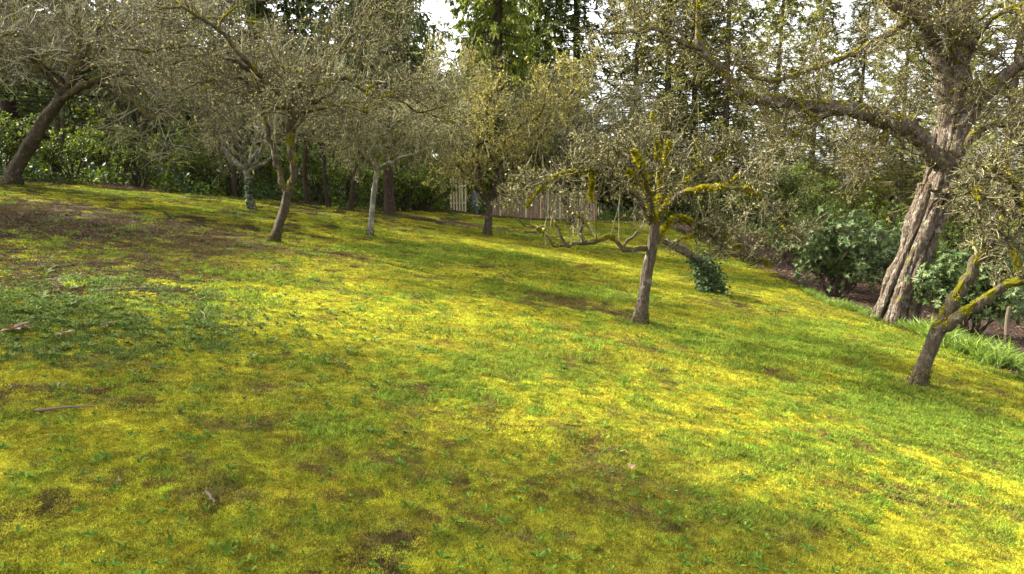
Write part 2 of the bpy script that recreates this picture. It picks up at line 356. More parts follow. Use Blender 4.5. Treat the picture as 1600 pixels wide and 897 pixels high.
# (pixel, radius x, radius y in metres, kind, strength)
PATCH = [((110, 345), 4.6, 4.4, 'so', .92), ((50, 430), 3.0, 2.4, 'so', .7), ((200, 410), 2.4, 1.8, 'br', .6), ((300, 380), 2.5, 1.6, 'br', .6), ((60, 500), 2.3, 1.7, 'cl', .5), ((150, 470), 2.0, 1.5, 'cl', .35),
         ((905, 478), 1.5, 1.2, 'br', .9), ((960, 490), .8, .7, 'so', .5), ((1180, 480), 1.4, .9, 'so', .45), ((700, 348), 5.5, 1.6, 'so', .95), ((760, 395), 3, 1.5, 'gr', .7), ((640, 400), 2, 1.5, 'gr', .6),  # the long soil patch right of the conifer trunk paints its cast shadow
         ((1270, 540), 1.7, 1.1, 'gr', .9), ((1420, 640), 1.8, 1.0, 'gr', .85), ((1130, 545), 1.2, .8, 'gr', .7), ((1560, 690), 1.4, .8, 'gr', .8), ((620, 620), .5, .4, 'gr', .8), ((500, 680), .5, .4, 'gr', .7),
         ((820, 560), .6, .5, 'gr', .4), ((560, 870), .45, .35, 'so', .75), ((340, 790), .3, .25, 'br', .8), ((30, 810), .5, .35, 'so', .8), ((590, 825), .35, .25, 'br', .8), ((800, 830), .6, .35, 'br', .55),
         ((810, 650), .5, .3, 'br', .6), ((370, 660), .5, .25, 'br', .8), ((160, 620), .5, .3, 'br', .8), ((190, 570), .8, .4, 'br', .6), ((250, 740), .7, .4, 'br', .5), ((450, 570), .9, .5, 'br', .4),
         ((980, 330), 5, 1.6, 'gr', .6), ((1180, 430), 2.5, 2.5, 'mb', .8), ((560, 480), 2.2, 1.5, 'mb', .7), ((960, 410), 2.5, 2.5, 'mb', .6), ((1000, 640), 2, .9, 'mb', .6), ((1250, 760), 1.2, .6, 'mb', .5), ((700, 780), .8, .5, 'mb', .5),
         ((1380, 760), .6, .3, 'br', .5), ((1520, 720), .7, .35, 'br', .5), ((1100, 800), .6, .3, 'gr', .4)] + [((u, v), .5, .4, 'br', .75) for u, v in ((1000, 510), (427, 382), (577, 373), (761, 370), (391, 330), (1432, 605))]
PATCH = [(W2(*p), rx, ry, k, s) for p, rx, ry, k, s in PATCH]
KC = dict(so=C_SO, br=C_BR, cl=C_CL, gr=C_GR, mb=C_MB)
BED = [W2(1120, 388), W2(1190, 425), W2(1275, 470), W2(1340, 492), W2(1420, 520), W2(1500, 555), W2(1600, 600)]
BED = BED + [(BED[-1][0] + 3, BED[-1][1] - 3.2), (BED[-1][0] + 6, BED[-1][1] - 9)]
BED = [(BED[0][0] - 2.0, BED[0][1] + 14)] + BED      # lawn's right edge, far to near
def bed_side(x, y):
    """signed distance to the right lawn edge (+ = in the bed)."""
    x = np.asarray(x, float); y = np.asarray(y, float)
    by = np.array([b[1] for b in BED][::-1]); bx = np.array([b[0] for b in BED][::-1])
    o = np.argsort(by); return (x - np.interp(y, by[o], bx[o]))
HEDGE = [(-60, 20), (-26, 23), (-17.5, 26.5), (-11.5, 29.5), (-6, 32.5), (-3.2, 38.5), (8, 43.5), (14, 47), (60, 50)]
def back_side(x, y):
    hx = np.array([h[0] for h in HEDGE]); hy = np.array([h[1] for h in HEDGE]); return np.asarray(y) - np.interp(x, hx, hy)
def lawn_col(x, y, speck=False):
    hit = (lambda f: (R.rand(*f.shape) < f * 1.05).astype(float) * .9) if speck else (lambda f: f)
    x = np.asarray(x, float); y = np.asarray(y, float)
    wx = x + .6 * (fbm(x / .8, y / .8, 41, 3) - .5); wy = y + .6 * (fbm(x / .8, y / .8, 51, 3) - .5)
    n1 = fbm(x / 1.6, y / 1.6, 1, 4, .6)[:, None]; n2 = fbm(x / .5, y / .5, 5, 3, .6)[:, None]; n3 = fbm(x / 2.4 + 9, y / 2.0, 9, 4, .6)[:, None]
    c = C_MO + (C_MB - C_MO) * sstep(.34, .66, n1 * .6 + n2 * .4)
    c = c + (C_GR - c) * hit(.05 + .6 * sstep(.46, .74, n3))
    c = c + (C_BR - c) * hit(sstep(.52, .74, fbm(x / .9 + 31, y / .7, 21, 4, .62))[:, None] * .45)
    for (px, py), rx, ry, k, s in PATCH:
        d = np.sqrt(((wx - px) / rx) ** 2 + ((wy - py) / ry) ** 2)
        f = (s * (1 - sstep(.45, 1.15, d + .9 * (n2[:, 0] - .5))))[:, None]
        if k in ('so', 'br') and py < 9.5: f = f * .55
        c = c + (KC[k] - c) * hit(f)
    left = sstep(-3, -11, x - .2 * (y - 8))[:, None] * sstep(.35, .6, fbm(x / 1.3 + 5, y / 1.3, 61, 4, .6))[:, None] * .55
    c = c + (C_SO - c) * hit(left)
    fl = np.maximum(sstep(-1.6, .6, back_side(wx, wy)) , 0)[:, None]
    c = c + (C_FL - c) * fl * .9  # brown wood floor; at the hedge foot it also paints the dark shadow
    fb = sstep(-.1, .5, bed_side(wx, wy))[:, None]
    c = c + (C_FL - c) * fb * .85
    return c

# ------------------------------------------------------------------ ground: one sheet to the horizon
def axis_vals(a, b, fine0, fine1, st, grow):
    v = list(np.arange(fine0, fine1, st)); x = fine1; s = st
    while x < b: v.append(x); s *= grow; x += s
    v.append(b); x = fine0; s = st; low = []
    while x > a:
        s *= grow; x -= s; low.append(max(x, a))
    return np.array(sorted(set(low + v)))
ys = axis_vals(-300, 900, 2.5, 7.5, .095, 1.04); xs = axis_vals(-700, 700, -4.2, 4.2, .095, 1.036)
X, Y = np.meshgrid(xs, ys); x = X.ravel(); y = Y.ravel()
z = gz(x, y) - .012
z = np.where(np.hypot(x, y) > 70, z - .004 * (np.hypot(x, y) - 70), z)
gb = MB(); ny, nx = X.shape; idx = np.arange(nx * ny).reshape(ny, nx)
gb.add(np.stack([x, y, z], 1), q=np.stack([idx[:-1, :-1], idx[:-1, 1:], idx[1:, 1:], idx[1:, :-1]], -1).reshape(-1, 4))
ground = gb.build('ground', M_ground); ground['kind'] = 'structure'; ground['label'] = 'mossy sloping orchard lawn'
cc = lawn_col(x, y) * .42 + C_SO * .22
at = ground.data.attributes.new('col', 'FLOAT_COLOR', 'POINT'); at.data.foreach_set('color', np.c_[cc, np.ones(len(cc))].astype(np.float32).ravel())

def sheet(name, poly_fn, xr, yr, st, mat, lift, bump=.04):
    xs = np.arange(*xr, st); ys = np.arange(*yr, st); X, Y = np.meshgrid(xs, ys)
    m = poly_fn(X, Y); idx = np.arange(X.size).reshape(X.shape)
    keep = m[:-1, :-1] & m[1:, :-1] & m[:-1, 1:] & m[1:, 1:]
    q = np.stack([idx[:-1, :-1], idx[:-1, 1:], idx[1:, 1:], idx[1:, :-1]], -1)[keep]
    x = X.ravel(); y = Y.ravel(); z = g(x, y) + lift + bump * fbm(x / .35, y / .35, 81, 3)
    used = np.unique(q); mp = np.zeros(X.size, int); mp[used] = np.arange(len(used))
    b = MB(); b.add(np.stack([x, y, z], 1)[used], q=mp[q]); o = b.build(name, mat); o['kind'] = 'structure'; return o
mulch = \
        sheet('mulch_bed', lambda a, b: (bed_side(a, b) + .5 * (fbm(a / .5, b / .5, 91, 3) - .5) > .55) & (bed_side(a, b) < 10) & (b > 8.5) & (b < 42), (3, 30), (8, 43), .16, M_mulch, .012)

# ------------------------------------------------------------------ scatter (stuff): points with attributes + instance on points
def scatter(name, pts, protos, which, rot, scl, col=None, label=None):
    me = bpy.data.meshes.new(name); me.vertices.add(len(pts)); me.vertices.foreach_set('co', np.asarray(pts, np.float32).ravel())
    a = me.attributes.new('col', 'FLOAT_COLOR', 'POINT'); c = np.ones((len(pts), 4), np.float32)
    if col is not None: c[:, :3] = col
    a.data.foreach_set('color', c.ravel())
    a = me.attributes.new('rot', 'FLOAT_VECTOR', 'POINT'); a.data.foreach_set('vector', np.asarray(rot, np.float32).ravel())
    a = me.attributes.new('scl', 'FLOAT_VECTOR', 'POINT'); a.data.foreach_set('vector', np.asarray(scl, np.float32).ravel())
    a = me.attributes.new('which', 'INT', 'POINT'); a.data.foreach_set('value', np.asarray(which, np.int32))
    o = bpy.data.objects.new(name, me); sc.collection.objects.link(o)
    ng = bpy.data.node_groups.new(name, 'GeometryNodeTree')
    ng.interface.new_socket('Geometry', in_out='INPUT', socket_type='NodeSocketGeometry'); ng.interface.new_socket('Geometry', in_out='OUTPUT', socket_type='NodeSocketGeometry')
    n = ng.nodes; l = ng.links; gi = n.new('NodeGroupInput'); go = n.new('NodeGroupOutput')
    co = bpy.data.collections.new(name + '_kinds')
    for p in protos: co.objects.link(p)
    ci = n.new('GeometryNodeCollectionInfo'); ci.inputs['Collection'].default_value = co; ci.inputs['Separate Children'].default_value = True; ci.inputs['Reset Children'].default_value = True
    ip = n.new('GeometryNodeInstanceOnPoints'); ip.inputs['Pick Instance'].default_value = True
    def na(nm, ty):
        x = n.new('GeometryNodeInputNamedAttribute'); x.data_type = ty; x.inputs['Name'].default_value = nm; return x.outputs[0]
    l.new(gi.outputs[0], ip.inputs['Points']); l.new(ci.outputs[0], ip.inputs['Instance']); l.new(na('which', 'INT'), ip.inputs['Instance Index'])
    e2r = n.new('FunctionNodeEulerToRotation'); l.new(na('rot', 'FLOAT_VECTOR'), e2r.inputs[0]); l.new(e2r.outputs[0], ip.inputs['Rotation'])
    l.new(na('scl', 'FLOAT_VECTOR'), ip.inputs['Scale']); l.new(ip.outputs[0], go.inputs[0])
    md = o.modifiers.new('scatter', 'NODES'); md.node_group = ng
    o['kind'] = 'stuff'
    if label: o['label'] = label
    return o
def rot_on(x, y, jit=.06):
    """Euler angles that lay a tuft on the slope of the ground with a random spin."""
    e = .03; n = len(x); nx_ = -(gz(x + e, y) - gz(x - e, y)) / (2 * e) + jit * R.randn(n); ny_ = -(gz(x, y + e) - gz(x, y - e)) / (2 * e) + jit * R.randn(n)
    nv = nrm(np.stack([nx_, ny_, np.ones(n)], 1)); a = R.rand(n) * 6.283; xv = np.stack([np.cos(a), np.sin(a), 0 * a], 1)
    xv = nrm(xv - nv * (xv * nv).sum(1, keepdims=True)); yv = np.cross(nv, xv)
    return np.stack([np.arctan2(yv[:, 2], nv[:, 2]), np.arcsin(np.clip(-xv[:, 2], -1, 1)), np.arctan2(xv[:, 1], xv[:, 0])], 1)
def proto(name, mb, mat, smooth=False):
    return bpy.data.objects.new(name, mb.mesh(name, mat, smooth))
def blade_clump(name, n, rad, h, wd, lean, mat, curve=False):
    b = MB(); a = R.rand(n) * 6.283; r = rad * np.sqrt(R.rand(n)); base = np.stack([r * np.cos(a), r * np.sin(a), np.full(n, -.006)], 1)
    d = nrm(np.stack([R.randn(n) * lean, R.randn(n) * lean, np.ones(n)], 1)); hh = R.uniform(*h, n); s = nrm(np.cross(d, R.randn(n, 3)))
    ww = R.uniform(*wd, n)[:, None]; val = R.rand(n)
    if not curve:
        v = np.stack([base - s * ww, base + s * ww, base + d * hh[:, None]], 1); b.add(v, t=np.arange(3 * n).reshape(n, 3), ta=val)
    else:
        out = nrm(d * np.array([1, 1, 0]) + 1e-4); m = base + d * hh[:, None] * .6; t2 = m + nrm(d * .5 + out * lean * 1.3) * hh[:, None] * .45
        v = np.stack([base - s * ww, base + s * ww, m + s * ww * .9, m - s * ww * .9, t2], 1); i = np.arange(5 * n).reshape(n, 5)
        b.add(v, q=i[:, :4], t=i[:, [3, 2, 4]], qa=val, ta=val)
    return proto(name, b, mat)
moss_p = [blade_clump('tuft_1_moss', 620, .14, (.008, .024), (.003, .0055), 1.1, M_tuft), blade_clump('tuft_2_moss', 560, .14, (.010, .032), (.0028, .005), 1.2, M_tuft),
          blade_clump('tuft_3_grass', 190, .13, (.02, .06), (.002, .0035), .55, M_tuft, True)]
def lawn_points(y0, y1, s, dens, m=2.5):
    c = s / math.sqrt(dens * 1.3); gx, gy = np.meshgrid(np.arange(-(.8 * y1 + m), .8 * y1 + m, c), np.arange(y0, y1, c))
    x = gx.ravel() + c * R.uniform(-.6, .6, gx.size); y = gy.ravel() + c * R.uniform(-.6, .6, gx.size); n = len(x)
    k = (np.abs(x) < .8 * y + m) & (bed_side(x, y) < .45 + .4 * R.rand(n)) & (back_side(x, y) < .2); return x[k], y[k]
px_, py_, ps_ = [], [], []
for y0, y1, s, dens in ((2.2, 5.5, .15, 2.4), (5.5, 9, .19, 2.2), (9, 15, .28, 2.0), (15, 26, .42, 1.9), (26, 46, .75, 1.8)):
    a, b = lawn_points(y0, y1, s, dens); px_.append(a); py_.append(b); ps_.append(np.full(len(a), s / .21))
for u, v in ((1000, 508), (427, 380), (577, 371), (761, 368), (391, 328), (893, 347), (1432, 603), (14, 290), (609, 337), (1112, 462)):
    q = gp(u, v); k = 60; a = R.rand(k) * 6.283; rr = .16 + .3 * R.rand(k) ** 1.5; px_.append(q[0] + np.cos(a) * rr); py_.append(q[1] + np.sin(a) * rr); ps_.append(np.full(k, -1.0))
px_ = np.concatenate(px_); py_ = np.concatenate(py_); ps_ = np.concatenate(ps_); n = len(px_)
lc = lawn_col(px_, py_, True); soil = (np.abs(lc - C_SO).sum(1) < .06) | (np.abs(lc - C_FL).sum(1) < .05)
keep = ~(soil & (R.rand(n) < .4)); px_, py_, ps_, lc = px_[keep], py_[keep], ps_[keep], lc[keep]; n = len(px_)
green = lc[:, 1] > lc[:, 0] * 1.15
collar = ps_ < 0; ps_ = np.where(collar, R.uniform(.8, 1.5, n), ps_); green |= collar; lc[collar] = lc[collar] * .5 + C_GR * .5
which = np.where(green & (R.rand(n) < .75), 2, R.randint(0, 2, n))
lc = lc * R.uniform(.75, 1.25, (n, 1)) * np.array([1, 1, 1]) * (1 + .05 * R.randn(n, 3))
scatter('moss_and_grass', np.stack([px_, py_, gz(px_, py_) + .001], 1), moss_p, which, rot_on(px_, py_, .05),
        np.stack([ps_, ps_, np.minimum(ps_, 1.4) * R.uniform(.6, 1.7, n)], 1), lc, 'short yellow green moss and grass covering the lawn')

def rosette(name, k, L, Wd, lift, mat):
    b = MB(); a = np.arange(k) * 2.399 + R.rand(k) * .5; d = np.stack([np.cos(a), np.sin(a), lift * (0.4 + R.rand(k))], 1)
    diamonds(b, np.zeros((k, 3)) + [0, 0, .006], d, R.uniform(.6, 1.1, k) * L, R.uniform(.8, 1.2, k) * Wd, normal=np.tile([0, 0, 1.0], (k, 1)) + .3 * R.randn(k, 3), fold=.15, mid=.62)
    return proto(name, b, mat)
weed_p = [rosette('weed_a', 7, .075, .020, .45, M_weed), rosette('weed_b', 4, .085, .022, .7, M_weed), rosette('weed_c', 10, .045, .017, .4, M_weed), rosette('weed_d', 3, .06, .024, .5, M_weed)]
n = 9000; y = 2.5 + 27 * R.rand(n) ** 1.5; x = (R.rand(n) * 2 - 1) * (.8 * y + 2)
dn = fbm(x / .9 + 3, y / .9, 33, 4, .6); k = (dn + .3 * R.rand(n) > .62) & (bed_side(x, y) < 0) & (back_side(x, y) < -.5); x, y = x[k], y[k]; n = len(x)
s = R.uniform(.35, 1.05, n) * (1 + .02 * y)
scatter('lawn_weeds', np.stack([x, y, gz(x, y) + .016], 1), weed_p, R.randint(0, 4, n), rot_on(x, y, .12), np.stack([s, s, s], 1), None, 'small leafy weeds dotted through the moss')
clov_p = [rosette('clover_a', 14, .05, .022, .7, M_clover), rosette('clover_b', 16, .06, .020, .9, M_clover), rosette('clover_c', 8, .08, .026, .6, M_clover), rosette('clover_d', 20, .035, .016, .7, M_clover)]
xs_, ys_ = [], []
for u, v, rx, ry, k in ((40, 490, 2.6, 1.9, 900), (130, 450, 3.0, 2.2, 520), (110, 300, 2.8, 1.2, 420), (210, 305, 1.6, .8, 150), (180, 480, 3.5, 3.0, 380), (260, 380, 5, 4, 420)):
    cx, cy = W2(u, v); xs_.append(cx + R.randn(k) * rx * .6); ys_.append(cy + R.randn(k) * ry * .6)
x = np.concatenate(xs_); y = np.concatenate(ys_); n = len(x); s = R.uniform(.5, 1.3, n)
scatter('clover_patch', np.stack([x, y, gz(x, y) + .008], 1), clov_p, R.randint(0, 4, n), rot_on(x, y, .08), np.stack([s, s, s], 1), None, 'blue green clover spreading at the left edge of the lawn')
# strap leaved border plants along the right edge of the lawn
strap_p = [blade_clump('strap_a', 46, .10, (.20, .42), (.006, .010), .38, M_strap, True), blade_clump('strap_b', 36, .09, (.16, .36), (.006, .010), .5, M_strap, True)]
k = 900; t = R.rand(k); by = np.array([b[1] for b in BED][::-1]); bx = np.array([b[0] for b in BED][::-1]); o_ = np.argsort(by)
yy = R.uniform(8, 21, k); xx = np.interp(yy, by[o_], bx[o_]) + np.abs(R.randn(k)) * .55 * (1.3 - .035 * yy) + .05
kk = R.rand(k) < np.where(yy > 15.5, .3, 1.0) * sstep(.3, .5, fbm(xx / .7, yy / .7, 111, 2)); xx, yy = xx[kk], yy[kk]; k = len(xx); s = R.uniform(.8, 1.35, k) * np.where(yy > 15.5, .6, 1) * R.uniform(.6, 1.2, k)
scatter('strap_leaf_border', np.stack([xx, yy, g(xx, yy)], 1), strap_p, R.randint(0, 2, k), np.stack([.1 * R.randn(k), .1 * R.randn(k), R.rand(k) * 6.28], 1), np.stack([s, s, s], 1), None, 'bright green strap leaved bulbs edging the lawn at right')

# leaf litter under the hedge and on the mulch
def litter(name, k, mat):
    b_ = MB(); p = np.c_[R.randn(k, 2) * .16, R.uniform(.005, .03, k)]; d = np.c_[R.randn(k, 2), .25 * R.randn(k)]
    diamonds(b_, p, d, R.uniform(.03, .08, k), R.uniform(.015, .045, k), normal=np.tile([0, 0, 1.], (k, 1)) + .35 * R.randn(k, 3)); return proto(name, b_, mat)
M_litter = leaf_mat('litter', [(0, (0.02, 0.013, 0.008)), (.6, (0.07, 0.042, 0.024)), (.93, (0.13, 0.085, 0.05)), (1, (0.24, 0.18, 0.12))], trans=.1, rough=.9, spec=.1)
lit_p = [litter('litter_a', 26, M_litter), litter('litter_b', 34, M_litter)]
n = 9000; x = R.uniform(-26, 24, n); y = R.uniform(8, 46, n); bs = bed_side(x, y); bk = back_side(x, y)
k = ((bs > .3) & (bs < 10)) | ((bk > -1.0) & (bk < 4) & (x < 0)) ; x, y = x[k], y[k]; n = len(x); s = R.uniform(.8, 1.7, n)
k2 = 2200; cx, cy = W2(110, 360); x = np.r_[x, cx + R.randn(k2) * 3.0]; y = np.r_[y, cy + R.randn(k2) * 2.2]; s = np.r_[s, R.uniform(.35, .8, k2)]; n = len(x)
x3 = R.uniform(-14, 9, 9000); y3 = R.uniform(3, 16, 9000); c3 = lawn_col(x3, y3); k3 = (c3[:, 1] < .15) & (np.abs(x3) < .8 * y3 + 2) & (bed_side(x3, y3) < 0); x3, y3 = x3[k3][:1500], y3[k3][:1500]
x = np.r_[x, x3]; y = np.r_[y, y3]; s = np.r_[s, R.uniform(.25, .6, len(x3))]; n = len(x)
scatter('leaf_litter', np.stack([x, y, gz(x, y) + np.where(bed_side(x, y) > .3, .04, .008)], 1), lit_p, R.randint(0, 2, n), rot_on(x, y, .03), np.stack([s, s, s], 1), None, 'brown leaf litter and bark mulch under the shrubs')

# ------------------------------------------------------------------ fruit trees
def trunk_mesh(pts, S=18, rough=.10, lobes=0, step=.07, flare=0.0, seed=0, crook=0.0):
    """pts: list of (x,y,z,r). Returns MB with an uneven trunk or limb."""
    a = np.asarray(pts, float); ln = np.linalg.norm(np.diff(a[:, :3], axis=0), axis=1).sum()
    k = max(6, int(ln / step)); c = catmull(a, k); p = c[:, :3]; r = np.maximum(c[:, 3], .004)
    s = np.linspace(0, ln, k)
    if crook:
        rc = np.random.RandomState(seed + 77); env_ = np.minimum(1, s / .3)[:, None]
        for w_ in (.22, .35, .6): p = p + env_ * crook * w_ / .4 * np.sin(s[:, None] * 6.283 / w_ + rc.rand(3) * 6.283) * rc.uniform(.4, 1, 3)
    if flare: r = r * (1 + flare * np.exp(-s / .13))
    T, U, V = frames(p[None]); T, U, V = T[0], U[0], V[0]
    an = np.linspace(0, 2 * np.pi, S, endpoint=False); rs = np.random.RandomState(seed + 5)
    rr = np.ones((k, S))
    for h in range(1, 7):
        ph = rs.rand() * 6.28; fr = rs.uniform(1.5, 7); m = rs.randint(1, 6)
        rr += rough / (1 + .35 * h) * np.sin(m * an[None] + ph + np.sin(s[:, None] * fr + rs.rand() * 6) * 1.5 + s[:, None] * rs.uniform(-2, 2))
    if lobes: rr += .16 * np.sin(lobes * an[None] + s[:, None] * 1.2 + 1) * np.exp(-s[:, None] / 1.2)
    rr += rough * .35 * rs.randn(k, S)
    knots = rs.rand(k) < .06; rr[knots] *= 1 + .18 * rs.rand(knots.sum(), 1)
    v = p[:, None] + (r[:, None] * rr)[..., None] * (np.cos(an)[None, :, None] * U[:, None] + np.sin(an)[None, :, None] * V[:, None])
    idx = np.arange(k * S).reshape(k, S); A, B = idx[:-1], idx[1:]
    b = MB(); b.add(v, q=np.stack([A, np.roll(A, -1, 1), np.roll(B, -1, 1), B], -1).reshape(-1, 4))
    tip = p[-1] + T[-1] * r[-1] * .4; b.add(np.vstack([v[-1], tip]), t=[[i, (i + 1) % S, S] for i in range(S)])
    return b
def moss_on(mb, pts, cover=.8, thick=1.0, seed=0):
    """cushion of moss along the upper side of a limb, with a fringe of short blades."""
    a = np.asarray(pts, float); ln = np.linalg.norm(np.diff(a[:, :3], axis=0), axis=1).sum(); k = max(5, int(ln / .05))
    c = catmull(a, k); rs = np.random.RandomState(seed); n = int(ln * 1150 * cover)
    i = rs.randint(0, k - 1, n); seg = vnoise(np.arange(k) * .15 + seed * 3.1, np.zeros(k), seed); ok = seg[i] > (1 - cover) * .75; i = i[ok]; n = len(i)
    if n == 0: return
    T = nrm(np.gradient(c[:, :3], axis=0))[i]; side = nrm(np.cross(T, [0, 0, 1.0])); up = np.cross(side, T); an = rs.normal(0, .85, n)[:, None]
    nv = nrm(np.cos(an) * up + np.sin(an) * side); rr = c[i, 3][:, None]
    p = c[i, :3] + T * rs.uniform(-.03, .03, (n, 1)) + nv * rr * .7
    L = rs.uniform(.012, .036, n) * thick * np.clip(.35 + 2.6 * (seg[i] - (1 - cover) * .75), .35, 1.5); diamonds(mb, p, nv + .7 * rs.randn(n, 3), L, L * .7, val=np.clip(.55 * rs.rand(n) + .55 * vnoise(p[:, 0] * 9, p[:, 1] * 9 + p[:, 2] * 7, 5), 0, 1))
    # solid cushion below the fringe
    kk = max(4, int(k / 2)); cc = catmull(a, kk); s2 = np.interp(np.linspace(0, 1, kk), np.linspace(0, 1, k), seg)
    on = s2 > (1 - cover) * .75
    upc = np.array([0, 0, 1.0]); pp = cc[:, :3] + upc * (cc[:, 3] * .35)[:, None]; r2 = np.where(on, cc[:, 3] * .75 + .006 * thick * (1 + rs.rand(kk)), cc[:, 3] * .4)
    tubes(mb, pp, r2, 8, .25, val=np.array([.12]))

def limb_to(p0, r0, p1, r1, K=7, sag=.15, wig=.08):
    """a crooked limb between two points."""
    t = np.linspace(0, 1, K)[:, None]; ln = np.linalg.norm(p1 - p0)
    p = p0 * (1 - t) + p1 * t; p[:, 2] += np.sin(t[:, 0] * np.pi) * ln * sag
    p[1:-1] += R.randn(K - 2, 3) * ln * wig
    return np.c_[p, np.linspace(r0, r1, K)]

def resample(limbs, K):
    out = [catmull(np.asarray(l), K) for l in limbs]; a = np.stack(out); return a[:, :, :3], np.maximum(a[:, :, 3], .004)

def fruit_tree(name, label, trunk, limbs, env, mats, n=(9, 8, 7), L=((.7, 1.5), (.35, .8), (.15, .45)), bud=5, budsize=.035, mossy=0.5, lobes=0,
               twr=.0055, drop=0.02, up=.15, ivy=None, group='old fruit trees on the lawn', cat='tree', S=18, flare=.9, mossmin=.03, sprouts=0, bare=None, mthick=1.0, basemoss=1):
    o = np.array(trunk[0][:3], float); t = thing(name, o, label, cat, group)
    bark, twigm, budm = mats
    trunk = [np.array([trunk[0][0], trunk[0][1], trunk[0][2] - .12, trunk[0][3] * 1.1])] + [np.array(q) for q in trunk]
    trunk_mesh(trunk, S, .11, lobes or 4, flare=flare, seed=R.randint(999)).build('trunk', bark, t)
    for l in limbs: trunk_mesh(l, 10, .15, 0, .05, seed=R.randint(999), crook=.018).build('limb', bark, t)
    K = 10; lp, lr = resample(limbs, K)
    b1p, b1r = spawn(lp, lr, n[0], .35, 1, L[0], (35, 80), up, .24, 6, .6, .042, .008, env, drop)
    if bare:
        li = np.repeat(np.arange(len(lp)), n[0]); kp_ = ~(np.isin(li, bare) & (R.rand(len(li)) < .92)); b1p = b1p[kp_]; b1r = b1r[kp_]; li = li[kp_]
        sh = np.isin(li, bare)[:, None, None]; b1p = np.where(sh, b1p[:, :1] + (b1p - b1p[:, :1]) * .45, b1p)
    b2p, b2r = spawn(b1p, b1r, n[1], .12, 1, L[1], (35, 85), up * .7, .22, 4, .65, .018, .006, env, drop)
    b3p, b3r = spawn(b2p, b2r, n[2], .1, 1, L[2], (25, 70), up * .5, .16, 3, .7, .009, twr, env, drop, .3)
    cb = MB(); tubes(cb, b1p, b1r, 6, .12); tubes(cb, b2p, b2r, 4, .1); tubes(cb, b3p, b3r, 3)
    if sprouts:
        sp, sr = spawn(lp, lr, sprouts, .3, 1, (.8, 1.9), (40, 95), .7, .07, 5, .3, .012, .005, None, 0, .2); tubes(cb, sp, sr, 3)
        b3p = np.concatenate([b3p, sp[:, [0, 2, 4]], sp[:, [1, 3, 4]]]); b3r = np.concatenate([b3r, sr[:, [0, 2, 4]], sr[:, [1, 3, 4]]])
    cr = cb.build('crown', twigm, t)
    if bud:
        fb = MB(); M = len(b3p); i = np.repeat(np.arange(M), bud); p, r, T = interp(b3p, b3r, i, R.rand(len(i)))
        s = budsize * R.uniform(.5, 1.5, len(i)); diamonds(fb, p, R.randn(len(i), 3) + .3 * T - [0, 0, .35], s, s * R.uniform(.3, .7, len(i)))
        i = np.repeat(np.arange(len(b2p)), bud); p, r, T = interp(b2p, b2r, i, R.rand(len(i))); s = budsize * R.uniform(.6, 1.6, len(i))
        diamonds(fb, p, R.randn(len(i), 3) - [0, 0, .4], s, s * .55)
        fb.build('foliage', budm, cr, smooth=False)
    if mossy:
        mb = MB()
        for j, l in enumerate(limbs): moss_on(mb, l, .18 if bare and j in bare else mossy, mthick, R.randint(999))
        sel = np.where((b1r[:, 0] > .008) & (R.rand(len(b1p)) < mossy * .45))[0]
        for j in sel[:70]: moss_on(mb, np.c_[b1p[j], b1r[j]], min(1, mossy + .2), .9 * mthick, R.randint(999))
        if mb.n: tag(mb.build('moss', M_moss, t, smooth=False), kind='stuff')
    if basemoss:
        k = 1000; ta = np.asarray(trunk); hb = np.abs(R.randn(k)) * .16 - .03; a = R.rand(k) * 6.283; ax_ = nrm(ta[2, :3] - ta[1, :3]); rb = ta[1, 3] * (1 + .5 * np.exp(-hb / .12))
        p = ta[1, :3] + ax_ * hb[:, None] + np.stack([np.cos(a), np.sin(a), 0 * a], 1) * (rb * 1.0)[:, None]; d = np.stack([np.cos(a), np.sin(a), .3 + 0 * a], 1) + .6 * R.randn(k, 3)
        mm = MB(); diamonds(mm, p, d, R.uniform(.012, .035, k), R.uniform(.01, .025, k)); tag(mm.build('moss', M_basemoss, t, smooth=False), kind='stuff')
    if ivy:
        ib = MB(); c = catmull(np.asarray(trunk), 40); i = R.randint(0, int(40 * ivy), 420); d = nrm(R.randn(420, 3) * [1, 1, .3])
        diamonds(ib, c[i, :3] + d * (c[i, 3] * 1.0)[:, None], d + [0, 0, -.6], R.uniform(.06, .13, 420), R.uniform(.06, .11, 420), normal=d); ib.build('ivy', M_ivy, t, smooth=False)
    return t
def trw(pix, Y):
    return [np.r_[P(u, v, Y + dy), r] for u, v, dy, r in pix]
def tr(pix, Y):
    """traced path: (u, v, depth offset, radius) -> (x,y,z,r) at the tree's own distance"""
    return [np.r_[P(u, v, Y + dy), r * .75] for u, v, dy, r in pix]
def ellipse_limbs(p0, c, er, n, r0, r1=.012, zlo=-.2, seed=0, sag=.12):
    rs = np.random.RandomState(seed); out = []
    for k in range(n):
        a = (k + rs.rand() * .7) / n * 6.283; el = rs.uniform(zlo, 1.0); d = np.array([math.cos(a) * math.cos(el), math.sin(a) * math.cos(el), math.sin(el)])
        out.append(limb_to(p0 + rs.randn(3) * .03, r0 * rs.uniform(.6, 1), np.asarray(c) + d * er * rs.uniform(.7, .95), r1, 7, sag * rs.uniform(.2, 1.3), .05))
    return out
APPLE = (M_apple, M_twig, M_lichen); APPLED = (M_apple_dark, M_twig_dark, M_lichen); GOLD = (M_apple_dark, M_twig, M_lichen_gold)

